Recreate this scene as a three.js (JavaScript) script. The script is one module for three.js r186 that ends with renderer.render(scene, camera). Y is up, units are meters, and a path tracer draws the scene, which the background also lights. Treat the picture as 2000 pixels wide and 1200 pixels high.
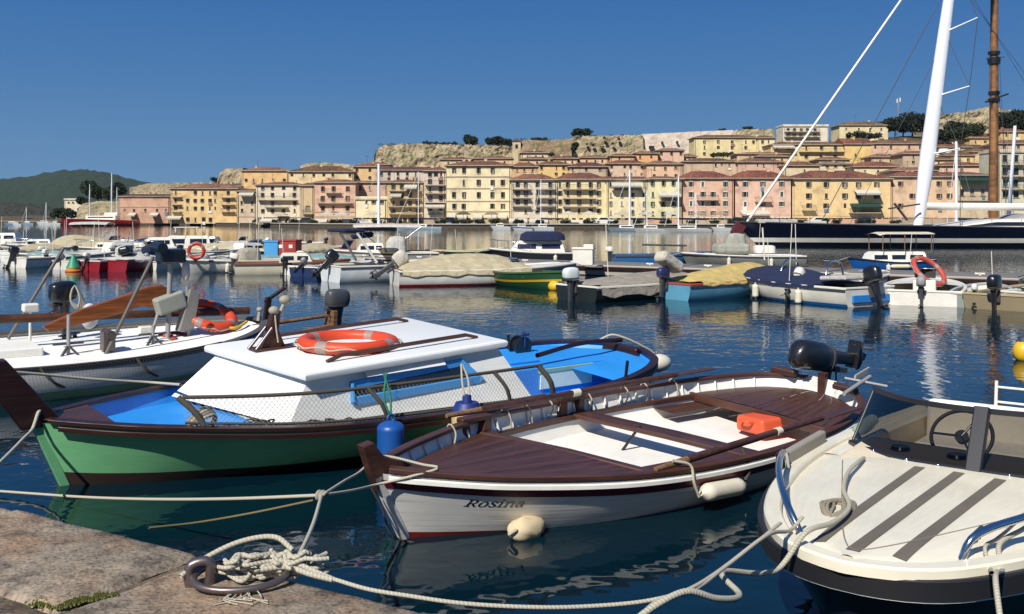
import * as THREE from 'three';
import { mergeGeometries, mergeVertices, toCreasedNormals } from 'three/addons/utils/BufferGeometryUtils.js';
import { RoundedBoxGeometry } from 'three/addons/geometries/RoundedBoxGeometry.js';
import { TextGeometry } from 'three/addons/geometries/TextGeometry.js';
import { FontLoader } from 'three/addons/loaders/FontLoader.js';

// ---------------------------------------------------------------- camera, sky, sun, exposure
const scene = new THREE.Scene();
const FOC = 1921, HOR = 426, EYE = 2.3;                // focal length and horizon row in a 2000 x 1200 frame, eye height over the water
const camera = new THREE.PerspectiveCamera(2 * Math.atan(600 / FOC) * 180 / Math.PI, 2000 / 1200, 0.05, 9000);
camera.position.set(0, EYE, 0);
camera.setViewOffset(2000, 1200, 0, 600 - HOR, 2000, 1200);
const renderer = new THREE.WebGLRenderer({ antialias: true });
renderer.toneMapping = THREE.LinearToneMapping;
renderer.toneMappingExposure = 1.16;
renderer.shadowMap.enabled = true;
const sunDir = new THREE.Vector3(-0.42, 0.84, 0.78).normalize();   // high, behind the viewer's left shoulder
const sun = new THREE.DirectionalLight(new THREE.Color(1, 0.955, 0.885), 4.9);
sun.position.copy(sunDir).multiplyScalar(300); sun.castShadow = true;
sun.shadow.camera.left = sun.shadow.camera.bottom = -250; sun.shadow.camera.right = sun.shadow.camera.top = 250;
sun.shadow.camera.far = 900; sun.shadow.mapSize.set(4096, 4096);
scene.add(sun, sun.target);
{ // clear sky: colour by height above the horizon only
  const w = 64, h = 512, data = new Float32Array(w * h * 4);
  const stops = [[-90, .09, .16, .22], [-1, .12, .22, .32], [0, .128, .250, .410], [4, .098, .216, .398], [8, .062, .172, .378], [13, .037, .132, .350], [25, .030, .110, .31], [50, .025, .092, .265], [90, .021, .078, .23]];
  for (let j = 0; j < h; j++) {
    const e = (j + .5) / h * 180 - 90; let k = 0; while (k < stops.length - 2 && e > stops[k + 1][0]) k++;
    const a = stops[k], b = stops[k + 1], f = Math.min(1, Math.max(0, (e - a[0]) / (b[0] - a[0])));
    for (let i = 0; i < w; i++) for (let c = 0; c < 4; c++) data[(j * w + i) * 4 + c] = c == 3 ? 1 : a[c + 1] + (b[c + 1] - a[c + 1]) * f;
  }
  const sky = new THREE.DataTexture(data, w, h, THREE.RGBAFormat, THREE.FloatType);
  sky.mapping = THREE.EquirectangularReflectionMapping; sky.magFilter = sky.minFilter = THREE.LinearFilter; sky.needsUpdate = true;
  scene.background = sky; scene.environment = sky;
}

// ---------------------------------------------------------------- helpers
const V3 = THREE.Vector3, PI = Math.PI, cl = (v, a = 0, b = 1) => Math.min(b, Math.max(a, v)), mix = (a, b, f) => a + (b - a) * f;
const smooth = (a, b, x) => { const t = cl((x - a) / (b - a)); return t * t * (3 - 2 * t); };
let seed = 7; const rnd = () => { seed = (seed * 1664525 + 1013904223) >>> 0; return seed / 4294967296; };
const rr = (a, b) => a + (b - a) * rnd();
const at = (px, py, d) => new V3((px - 1000) / FOC * d, EYE - (py - HOR) / FOC * d, -d);      // a point at distance d
const depthAt = (py, y = 0) => FOC * (EYE - y) / (py - HOR);
const ground = (px, py, y = 0) => at(px, py, depthAt(py, y));                                  // a point at height y
function pl(x, pts) { // piecewise linear
  if (x <= pts[0][0]) return pts[0][1];
  for (let i = 1; i < pts.length; i++) if (x <= pts[i][0]) return mix(pts[i - 1][1], pts[i][1], (x - pts[i - 1][0]) / (pts[i][0] - pts[i - 1][0]));
  return pts[pts.length - 1][1];
}
const taken = {};
const numbered = (n) => { const k = taken[n] = (taken[n] ?? -1) + 1; return k ? n + '_' + String(k).padStart(3, '0') : n; };
function tag(o, label, category, group, kind) {
  o.userData.label = label; if (category) o.userData.category = category; if (group) o.userData.group = group; if (kind) o.userData.kind = kind; return o;
}
function thing(name, label, category, group, pos, turn = 0) {
  const o = new THREE.Group(); o.name = numbered(name); tag(o, label, category, group); scene.add(o);
  if (pos) o.position.copy(pos); o.rotation.y = turn; return o;
}
function part(parent, name, geo, m, label) {
  const o = new THREE.Mesh(geo, m); o.castShadow = o.receiveShadow = true;
  o.name = parent === scene ? numbered(name) : name; parent.add(o); if (label) o.userData.label = label; return o;
}
const single = (name, geo, m, label, category, group) => tag(part(scene, name, geo, m), label, category, group);
const struct = (name, geo, m, label) => tag(part(scene, name, geo, m), label ?? name.replace(/_/g, ' '), null, null, 'structure');
function clean(g) { // plain position + normal + uv, no index
  let h = g.index ? g.toNonIndexed() : g; for (const k of Object.keys(h.attributes)) if (!['position', 'normal', 'uv'].includes(k)) h.deleteAttribute(k);
  if (!h.attributes.uv) h.setAttribute('uv', new THREE.BufferAttribute(new Float32Array(h.attributes.position.count * 2), 2));
  if (!h.attributes.normal) h.computeVertexNormals();
  h.groups = []; return h;
}
const merge = (list) => mergeGeometries(list.map(clean));
function boxUV(g) { // uv in metres across the side each face looks at most
  const h = clean(g), p = h.attributes.position, n = h.attributes.normal, u = h.attributes.uv;
  for (let i = 0; i < p.count; i++) {
    const a = Math.abs(n.getX(i)), b = Math.abs(n.getY(i)), c = Math.abs(n.getZ(i));
    if (b > a && b > c) u.setXY(i, p.getX(i), p.getZ(i)); else if (a > c) u.setXY(i, p.getZ(i), p.getY(i)); else u.setXY(i, p.getX(i), p.getY(i));
  }
  return h;
}
function put(g, x = 0, y = 0, z = 0, rx = 0, ry = 0, rz = 0) {
  const m = new THREE.Matrix4().makeRotationFromEuler(new THREE.Euler(rx, ry, rz, 'YXZ')); m.setPosition(x, y, z); return g.applyMatrix4(m);
}
const box = (w, h, d, x, y, z, rx, ry, rz) => put(boxUV(new THREE.BoxGeometry(w, h, d)), x, y, z, rx, ry, rz);
const rbox = (w, h, d, r, x, y, z, rx, ry, rz) => put(boxUV(new RoundedBoxGeometry(w, h, d, 2, Math.min(r, w / 2.01, h / 2.01, d / 2.01))), x, y, z, rx, ry, rz);
const cyl = (r0, r1, h, x, y, z, rx, ry, rz, n = 12) => put(clean(new THREE.CylinderGeometry(r1, r0, h, n)), x, y, z, rx, ry, rz);
const ball = (r, x, y, z, sx = 1, sy = 1, sz = 1, n = 12) => clean(new THREE.SphereGeometry(r, n, Math.ceil(n * .7))).scale(sx, sy, sz).translate(x, y, z);
const V = (a) => a.isVector3 ? a : new V3(a[0], a[1], a[2]);
function tube(pts, r, n = 6, seg, closed = false) {
  pts = pts.map(V); const c = pts.length == 2 ? new THREE.LineCurve3(pts[0], pts[1]) : new THREE.CatmullRomCurve3(pts, closed, 'centripetal');
  const s = seg ?? (pts.length == 2 ? 1 : pts.length * 4), g = new THREE.TubeGeometry(c, s, r, n, closed), L = c.getLength(), u = g.attributes.uv;
  for (let i = 0; i < u.count; i++) u.setXY(i, u.getX(i) * L, u.getY(i)); // u: metres along, v: once round
  if (closed) return clean(g);
  return clean(g);
}
const rod = (a, b, r, n = 6, r2) => { // tapered bar between two points, closed ends
  a = V(a); b = V(b); const d = b.clone().sub(a), g = new THREE.CylinderGeometry(r2 ?? r, r, d.length(), n);
  g.applyQuaternion(new THREE.Quaternion().setFromUnitVectors(new V3(0, 1, 0), d.clone().normalize())); const m = a.clone().add(b).multiplyScalar(.5); return clean(g.translate(m.x, m.y, m.z));
};
function surf(fn, nu, nv, keepIndex) { // smooth grid fn(u, v) -> [x, y, z]; uv in metres
  const pos = [], uv = [], idx = [], P = [];
  for (let j = 0; j <= nv; j++) for (let i = 0; i <= nu; i++) { const p = fn(i / nu, j / nv); P.push(p); pos.push(...p); }
  const W = nu + 1, dist = (a, b) => Math.hypot(a[0] - b[0], a[1] - b[1], a[2] - b[2]);
  const mu = [0], mv = [0], jm = nv >> 1, im = nu >> 1;
  for (let i = 1; i <= nu; i++) mu.push(mu[i - 1] + dist(P[jm * W + i], P[jm * W + i - 1]));
  for (let j = 1; j <= nv; j++) mv.push(mv[j - 1] + dist(P[j * W + im], P[(j - 1) * W + im]));
  for (let j = 0; j <= nv; j++) for (let i = 0; i <= nu; i++) uv.push(mu[i], mv[j]);
  for (let j = 0; j < nv; j++) for (let i = 0; i < nu; i++) { const a = j * W + i, b = a + 1, c = a + W, d = c + 1; idx.push(a, b, d, a, d, c); }
  const g = new THREE.BufferGeometry(); g.setAttribute('position', new THREE.Float32BufferAttribute(pos, 3)); g.setAttribute('uv', new THREE.Float32BufferAttribute(uv, 2)); g.setIndex(idx);
  g.computeVertexNormals(); return keepIndex ? g : clean(g);
}
function sweep(pts, w, h, closedEnds = true) { // rectangular bar along a path, sides level; chamfered top corners
  pts = pts.map(V); const n = pts.length, rings = [], c = Math.min(w, h) * .18;
  const prof = [[-w / 2, -h / 2], [w / 2, -h / 2], [w / 2, h / 2 - c], [w / 2 - c, h / 2], [-w / 2 + c, h / 2], [-w / 2, h / 2 - c]];
  for (let i = 0; i < n; i++) {
    const t = pts[Math.min(n - 1, i + 1)].clone().sub(pts[Math.max(0, i - 1)]).normalize(), s = new V3(-t.z, 0, t.x).normalize(), u = new V3().crossVectors(s, t).multiplyScalar(-1); if (u.y < 0) u.multiplyScalar(-1);
    rings.push(prof.map(([a, b]) => pts[i].clone().addScaledVector(s, a).addScaledVector(u, b)));
  }
  const pos = [], uv = []; let len = 0; const K = prof.length;
  const tri = (a, b, c2, ua, ub, uc) => { pos.push(...a.toArray(), ...b.toArray(), ...c2.toArray()); uv.push(...ua, ...ub, ...uc); };
  for (let i = 0; i < n - 1; i++) {
    const l2 = len + pts[i].distanceTo(pts[i + 1]);
    for (let k = 0; k < K; k++) { const a = rings[i][k], b = rings[i][(k + 1) % K], c3 = rings[i + 1][k], d = rings[i + 1][(k + 1) % K], v = k * w / 3, v2 = (k + 1) * w / 3; tri(a, c3, b, [len, v], [l2, v], [len, v2]); tri(b, c3, d, [len, v2], [l2, v], [l2, v2]); }
    len = l2;
  }
  if (closedEnds) for (const [r, f] of [[rings[0], 1], [rings[n - 1], -1]]) for (let k = 1; k < K - 1; k++) f > 0 ? tri(r[0], r[k], r[k + 1], [0, 0], [.05, 0], [.05, .05]) : tri(r[0], r[k + 1], r[k], [0, 0], [.05, 0], [.05, .05]);
  const g = new THREE.BufferGeometry(); g.setAttribute('position', new THREE.Float32BufferAttribute(pos, 3)); g.setAttribute('uv', new THREE.Float32BufferAttribute(uv, 2)); g.computeVertexNormals(); return toCreasedNormals(g, .6);
}
function prism(outline, depth, bevel = 0) { // outline [[x, y]...] extruded to +z
  const s = new THREE.Shape(outline.map(([x, y]) => new THREE.Vector2(x, y)));
  return boxUV(new THREE.ExtrudeGeometry(s, { depth, bevelEnabled: bevel > 0, bevelSize: bevel, bevelThickness: bevel, bevelSegments: 2, steps: 1, curveSegments: 8 }));
}
function loft(rings, close = true) { // rings of equal length, each a list of [x, y, z]; capped
  const n = rings[0].length, g = surf((u, v) => rings[Math.round(v * (rings.length - 1))][Math.round(u * n) % n], n, rings.length - 1);
  if (!close) return g; const caps = [];
  for (const r of [rings[0], rings[rings.length - 1]]) { const c = r.reduce((a, p) => [a[0] + p[0] / n, a[1] + p[1] / n, a[2] + p[2] / n], [0, 0, 0]), q = []; for (let i = 0; i < n; i++) q.push(...c, ...r[i], ...r[(i + 1) % n]); const h = new THREE.BufferGeometry(); h.setAttribute('position', new THREE.Float32BufferAttribute(q, 3)); h.computeVertexNormals(); caps.push(h); }
  return merge([g, ...caps]);
}

// ---------------------------------------------------------------- noise and textures
const hash = (x, y, s) => { let h = (x * 374761393 + y * 668265263 + s * 974634777) | 0; h = Math.imul(h ^ (h >>> 13), 1274126177); return ((h ^ (h >>> 16)) >>> 0) / 4294967296; };
function vnoise(x, y, s = 0, per = 0, perY = per) { // value noise; per: wraps after per cells
  const xi = Math.floor(x), yi = Math.floor(y), fx = x - xi, fy = y - yi, w = (k) => per ? ((k % per) + per) % per : k, q = (k) => perY ? ((k % perY) + perY) % perY : k;
  const u = fx * fx * (3 - 2 * fx), v = fy * fy * (3 - 2 * fy);
  return mix(mix(hash(w(xi), q(yi), s), hash(w(xi + 1), q(yi), s), u), mix(hash(w(xi), q(yi + 1), s), hash(w(xi + 1), q(yi + 1), s), u), v);
}
function fbm(x, y, s, oct = 4, per = 0) { let a = 0, w = .5, t = 0; for (let o = 0; o < oct; o++) { a += w * vnoise(x, y, s + o, per); t += w; x *= 2; y *= 2; per *= 2; w *= .5; } return a / t; }
const tn = (u, v, nx, ny, s, oct) => { let a = 0, w = .5, t = 0; for (let o = 0; o < oct; o++) { const k = 1 << o; a += w * vnoise(u * nx * k, v * ny * k, s + o * 3, nx * k, ny * k); t += w; w *= .5; } return a / t; };
function texture(size, fn, srgb, metres = 1, sizeY = size) { // fn(u, v) -> grey or [r, g, b], 0..1; one repeat covers metres
  const d = new Uint8Array(size * sizeY * 4);
  for (let j = 0; j < sizeY; j++) for (let i = 0; i < size; i++) { const c = fn(i / size, j / sizeY), k = (j * size + i) * 4; for (let q = 0; q < 3; q++) d[k + q] = cl(typeof c == 'number' ? c : c[q]) * 255; d[k + 3] = 255; }
  const t = new THREE.DataTexture(d, size, sizeY); t.wrapS = t.wrapT = THREE.RepeatWrapping; t.magFilter = THREE.LinearFilter; t.minFilter = THREE.LinearMipmapLinearFilter; t.generateMipmaps = true;
  const m = Array.isArray(metres) ? metres : [metres, metres]; t.repeat.set(1 / m[0], 1 / m[1]); if (srgb) t.colorSpace = THREE.SRGBColorSpace; t.needsUpdate = true; return t;
}
const T = {
  plaster: texture(512, (u, v) => { const a = tn(u, v, 6, 6, 11, 5), b = tn(u, v, 40, 10, 17, 3), c = tn(u, v, 60, 60, 23, 2); const k = .87 + .20 * a + .08 * (b - .5) + .06 * (c - .5) - (a < .36 ? .12 * (.36 - a) / .36 : 0); return [k, k * .985, k * .96]; }, true, 9),
  grime: texture(512, (u, v) => { const a = tn(u, v, 5, 5, 31, 5), b = tn(u, v, 90, 90, 37, 2), k = .89 + .15 * a + .05 * (b - .5); return [k, k * .99, k * .965]; }, true, 2.2),
  gel: texture(512, (u, v) => { const a = tn(u, v, 5, 5, 41, 4), s = tn(u, v, 14, 90, 43, 3), k = .92 + .09 * a + .06 * (s - .5); return [k, k * .99, k * .96]; }, true, 1.6),
  planks: texture(512, (u, v) => { const s = tn(u, v, 6, 110, 51, 3), a = tn(u, v, 5, 5, 53, 4); let k = .90 + .09 * (s - .5) + .10 * a; if (s < .28) k -= .06; return [k, k * .992, k * .97]; }, true, [2.4, 1.2]),
  planksB: texture(512, (u, v) => .5 + .5 * (tn(u, v, 6, 110, 51, 3) - .5) + .2 * (tn(u, v, 3, 9, 59, 2) - .5), false, [2.4, 1.2]),
  wood: texture(512, (u, v) => { const w = tn(u, v, 4, 26, 61, 4), g = tn(u, v, 8, 130, 67, 2), a = tn(u, v, 7, 7, 69, 3); const k = .62 + .42 * w + .22 * (g - .5) + .25 * (a - .5); return [k, k * .93, k * .88]; }, true, [1.8, .9]),
  woodB: texture(256, (u, v) => tn(u, v, 8, 90, 67, 2), false, [1.8, .9]),
  stone: texture(1024, (u, v) => {
    const a = tn(u, v, 4, 4, 71, 5), b = tn(u, v, 22, 22, 73, 4), c = tn(u, v, 150, 150, 79, 2), r = tn(u, v, 6, 6, 77, 4);
    let k = .66 + .26 * (a - .5) + .30 * (b - .5) + .24 * (c - .5); if (c < .25) k -= .14; if (b < .36) k -= .08;
    const red = cl((r - .46) * 2.6); return [k * (1 + .05 * red), k * (.935 - .075 * red), k * (.85 - .15 * red)];
  }, true, 1.7),
  stoneB: texture(1024, (u, v) => .5 * tn(u, v, 22, 22, 73, 4) + .5 * tn(u, v, 110, 110, 79, 3), false, 1.7),
  rock: texture(512, (u, v) => { const a = tn(u, v, 5, 5, 81, 5), b = tn(u, v, 34, 48, 83, 3), g = tn(u, v, 8, 8, 87, 4); let k = .78 + .34 * (a - .5) + .40 * (b - .5); const gr = cl((g - .62) * 4); return [k * (1 - .35 * gr), k * (.93 - .18 * gr), k * (.80 - .38 * gr)]; }, true, 16),
  rockB: texture(512, (u, v) => .6 * tn(u, v, 34, 48, 83, 4) + .4 * tn(u, v, 9, 9, 89, 3), false, 16),
  tiles: texture(512, (u, v) => { const a = tn(u, v, 6, 6, 91, 4), c = hash(Math.floor(u * 48), Math.floor(v * 24), 5), s = Math.abs(((u * 48) % 1) - .5) * 2; const k = .70 + .30 * (a - .5) + .34 * (c - .5) - .22 * s * s; return [k, k * (.95 + .08 * (c - .5)), k * (.92 - .08 * (a - .5))]; }, true, 10),
  fabric: texture(256, (u, v) => { const a = tn(u, v, 4, 4, 101, 4), b = .5 + .25 * Math.sin(u * 2 * PI * 64) * Math.sin(v * 2 * PI * 64), k = .84 + .18 * (a - .5) + .08 * (b - .5); return [k, k * .99, k * .965]; }, true, .8),
  wrinkle: texture(512, (u, v) => { const a = tn(u, v, 5, 7, 105, 5); return 1 - Math.abs(a - .5) * 3; }, false, 1.6),
  rope: texture(256, (u, v) => { const s = .5 + .5 * Math.sin((u * 6 + v * 1) * 2 * PI), n = tn(u, v, 40, 20, 111, 2), k = .82 + .11 * s + .16 * (n - .5); return [k, k * .985, k * .93]; }, true, [.10, 1], 64),
  ropeB: texture(256, (u, v) => .5 + .5 * Math.sin((u * 6 + v) * 2 * PI), false, [.10, 1], 64),
  leaf: texture(256, (u, v) => { const a = tn(u, v, 6, 6, 121, 4), k = .7 + .6 * (a - .5); return [k * (1 + .25 * (a - .5)), k, k * .9]; }, true, 2),
  wave: texture(1024, (u, v) => { // short crossing ripples
    const a = tn(u, v, 22, 30, 133, 3), b = 1 - Math.abs(2 * tn(u, v, 48, 48, 137, 2) - 1), c = tn(u, v, 9, 9, 139, 2);
    return .40 * a + .16 * b + .44 * c;
  }, false, 7.3),
  swell: texture(512, (u, v) => tn(u, v, 8, 8, 143, 4), false, 31),
};
T.wave.repeat.set(1 / 7.3, 1 / 7.3);
const lin = (c) => Array.isArray(c) ? new THREE.Color().setRGB(...c) : new THREE.Color(c);
function mat(color, rough = .7, more = {}) { return new THREE.MeshPhysicalMaterial({ color: lin(color), roughness: rough, side: THREE.DoubleSide, ...more }); }
const cache = {};
const plaster = (c) => cache['p' + c] ??= mat(c, .92, { map: T.plaster });
const paint = (c, r = .38) => cache['g' + c + r] ??= mat(c, r, { map: T.gel, clearcoat: .25, clearcoatRoughness: .25 });
const cloth = (c) => cache['c' + c] ??= mat(c, .95, { map: T.fabric, bumpMap: T.wrinkle, bumpScale: .02 });
const roofM = (c) => cache['r' + c] ??= mat(c, .9, { map: T.tiles });
const flat = (c, r = .6, m = 0) => cache['f' + c + r + m] ??= mat(c, r, { metalness: m });
const M = {
  white: mat('#e9e6de', .42, { map: T.gel, clearcoat: .2, clearcoatRoughness: .3 }), cream: mat('#efe9d6', .4, { map: T.gel, clearcoat: .35, clearcoatRoughness: .2 }),
  hullWhite: mat('#e4e3e0', .5, { map: T.planks, bumpMap: T.planksB, bumpScale: .0014 }),
  inWhite: mat('#f4f3ef', .5, { map: T.gel }),
  green: mat([.20, .55, .27], .22, { map: T.gel, clearcoat: .5, clearcoatRoughness: .08 }),
  blue: mat([.025, .29, .82], .5, { map: T.grime }), blueDeep: mat([.008, .12, .45], .55, { map: T.grime }),
  mahog: mat([.098, .044, .031], .5, { map: T.wood, bumpMap: T.woodB, bumpScale: .0015, clearcoat: .12, clearcoatRoughness: .35 }),
  mahogDark: mat([.036, .013, .011], .4, { map: T.wood, bumpMap: T.woodB, bumpScale: .0012 }),
  oak: mat([.34, .115, .028], .4, { map: T.wood, bumpMap: T.woodB, bumpScale: .0012, clearcoat: .3 }),
  teak: mat([.30, .19, .10], .7, { map: T.wood }),
  maroon: mat([.11, .006, .018], .4), redPaint: mat([.19, .012, .008], .55, { map: T.grime }), bottomDark: mat([.030, .013, .010], .7, { map: T.grime }),
  black: mat([.010, .010, .011], .35, { clearcoat: .5, clearcoatRoughness: .2 }), rubber: mat([.014, .014, .016], .5), darkGrey: mat([.05, .05, .055], .5),
  grey: mat([.30, .30, .31], .55, { map: T.grime }), steel: mat([.62, .63, .66], .18, { metalness: 1 }), rustSteel: mat([.20, .165, .165], .38, { metalness: .75, map: T.grime }),
  orange: mat([.66, .066, .017], .5, { map: T.grime }), orangeBox: mat([.72, .10, .035], .5, { map: T.grime }), band: mat([.30, .22, .19], .45),
  rope: mat([.58, .55, .48], .95, { map: T.rope, bumpMap: T.ropeB, bumpScale: .0016 }), ropeDark: mat([.09, .08, .07], .95, { map: T.rope, bumpMap: T.ropeB, bumpScale: .0016 }), ropeGreen: mat([.03, .25, .16], .9, { map: T.rope }),
  net: mat([.26, .25, .23], .9), tarp: cloth('#cfc3a2'), tarpGrey: cloth('#a9a196'), tarpNavy: cloth('#1f2b52'), tarpWhite: cloth('#d8d6cf'),
  glassDark: mat([.012, .015, .018], .06, { clearcoat: 1, clearcoatRoughness: .03 }),
  tint: mat([.19, .175, .155], .05, { transmission: 1, thickness: 0, ior: 1.45 }),
  pane: mat([.02, .023, .026], .12), paneCurtain: mat([.22, .21, .19], .35), paneShade: mat([.07, .075, .075], .2), quayStone: mat([.56, .52, .46], .93, { map: T.stone, bumpMap: T.stoneB, bumpScale: .012 }),
  fender: mat('#dcd7c6', .5, { map: T.grime }), fenderBlue: mat([.010, .085, .36], .4, { map: T.gel }), yellow: mat([.75, .47, .02], .45, { map: T.gel }),
  concrete: mat([.36, .34, .31], .92, { map: T.grime }), navy: mat([.006, .008, .020], .16, { clearcoat: .6, clearcoatRoughness: .05 }),
  mastWhite: mat([.78, .80, .82], .4), gold: mat([.34, .185, .075], .4, { map: T.wood }), leaf: mat([.045, .075, .022], .8, { map: T.leaf }), pine: mat([.022, .042, .018], .85, { map: T.leaf }), bark: mat([.10, .075, .055], .95),
  terracotta: '#b4664a', rock: mat([.60, .565, .49], .95, { map: T.rock, bumpMap: T.rockB, bumpScale: .3 }), rockPale: mat([.66, .57, .48], .95, { map: T.plaster, bumpMap: T.rockB, bumpScale: .15 }),
};

// ---------------------------------------------------------------- water, shore, hills
const waterM = mat([.001, .012, .020], .03, { ior: 1.333, bumpMap: T.wave, bumpScale: .0115 });
{ // one sheet out to the horizon; uv in metres
  const g = surf((u, v) => { const x = (u - .5) * 2, s = Math.sign(x) * Math.pow(Math.abs(x), 2.2) * 2500, d = -60 + Math.pow(v, 2.6) * 4200; return [s, 0, -d]; }, 60, 80);
  const p = g.attributes.position, u = g.attributes.uv; for (let i = 0; i < p.count; i++) u.setXY(i, p.getX(i), p.getZ(i));
  struct('water', g, waterM, 'harbour water');
}
const ridge = (px) => pl(px, [[-400, 2], [120, 2.5], [300, 5], [430, 11], [560, 14], [720, 15], [800, 18], [1000, 21], [1250, 24], [1480, 26], [1700, 30], [2000, 33], [2600, 36]]);
const shoreD = (px) => pl(px, [[-600, 520], [0, 400], [150, 360], [300, 318], [470, 268], [620, 224], [860, 206], [1300, 203], [1700, 206], [2400, 220]]);
function landY(px, d) { const s = shoreD(px); return 1.0 + ridge(px) * (smooth(0, 1, (d - s - 12) / (130)) * .35 + cl((d - s - 12) / 130) * .65); }
const landM = mat([.16, .125, .075], .95, { map: T.rock, bumpMap: T.rockB, bumpScale: .3 });
struct('hillside', surf((u, v) => {
  const px = mix(-500, 2500, u), s = shoreD(px), d = s + 1.5 + Math.pow(v, 1.5) * 330, y = v == 0 ? .98 : landY(px, d) + (v > .1 ? (fbm(px * .03, d * .1, 5, 3) - .5) * 1.6 : 0) - .25;
  return [(px - 1000) / FOC * d, y, -d];
}, 220, 40), landM, 'rocky hillside under the old town');
{ // promenade: paved top, quay wall with stone joints
  const N = 75, e = []; for (let i = 0; i <= N; i++) { const px = mix(-500, 2500, i / N), s = shoreD(px); e.push([(px - 1000) / FOC * s, s, px]); }
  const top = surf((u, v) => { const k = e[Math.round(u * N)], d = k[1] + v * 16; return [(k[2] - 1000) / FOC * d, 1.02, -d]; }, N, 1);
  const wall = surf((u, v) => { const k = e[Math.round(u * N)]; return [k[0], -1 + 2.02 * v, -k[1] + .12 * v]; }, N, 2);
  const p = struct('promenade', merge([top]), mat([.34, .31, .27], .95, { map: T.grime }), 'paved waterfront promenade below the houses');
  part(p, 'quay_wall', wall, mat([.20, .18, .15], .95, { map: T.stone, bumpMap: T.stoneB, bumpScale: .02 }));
  part(p, 'coping', sweep(e.map(([x, d]) => [x, 1.0, -d + .1]), .5, .22), M.concrete);
}
// wooded headland beyond the harbour
const farHill = (name, label, prof, d, deep, m, rough) => struct(name, surf((u, v) => {
  const px = mix(prof[0][0], prof[prof.length - 1][0], u), top = EYE + (HOR - pl(px, prof)) / FOC * d, dd = d + (v - .45) * deep, f = v < .45 ? Math.pow(v / .45, .75) : 1 - Math.pow((v - .45) / .55, 2) * .6;
  const n = (fbm(px * .13, v * 26, 9, 4) - .5) * rough * Math.min(1, v * 6) + (fbm(px * .55, v * 90, 12, 2) - .5) * rough * .55 * Math.min(1, v * 6);
  return [(px - 1000) / FOC * dd, -1 + (top + 1) * f + n, -dd];
}, 260, 90), m, label);
farHill('headland', 'wooded headland across the bay', [[-900, 372], [-500, 352], [-200, 357], [-60, 352], [10, 350], [60, 344], [95, 336], [130, 332], [185, 333], [225, 341], [255, 350], [290, 356], [340, 370], [420, 395], [520, 426]], 1900, 1100, mat([.030, .068, .026], .95, { map: T.leaf }), 6);
farHill('low_shore', 'low built-up shore at the far end of the harbour', [[-800, 416], [-100, 408], [0, 400], [30, 398], [80, 402], [120, 410], [180, 416], [260, 426]], 760, 160, mat([.060, .062, .050], .95, { map: T.leaf }), 5);

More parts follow.
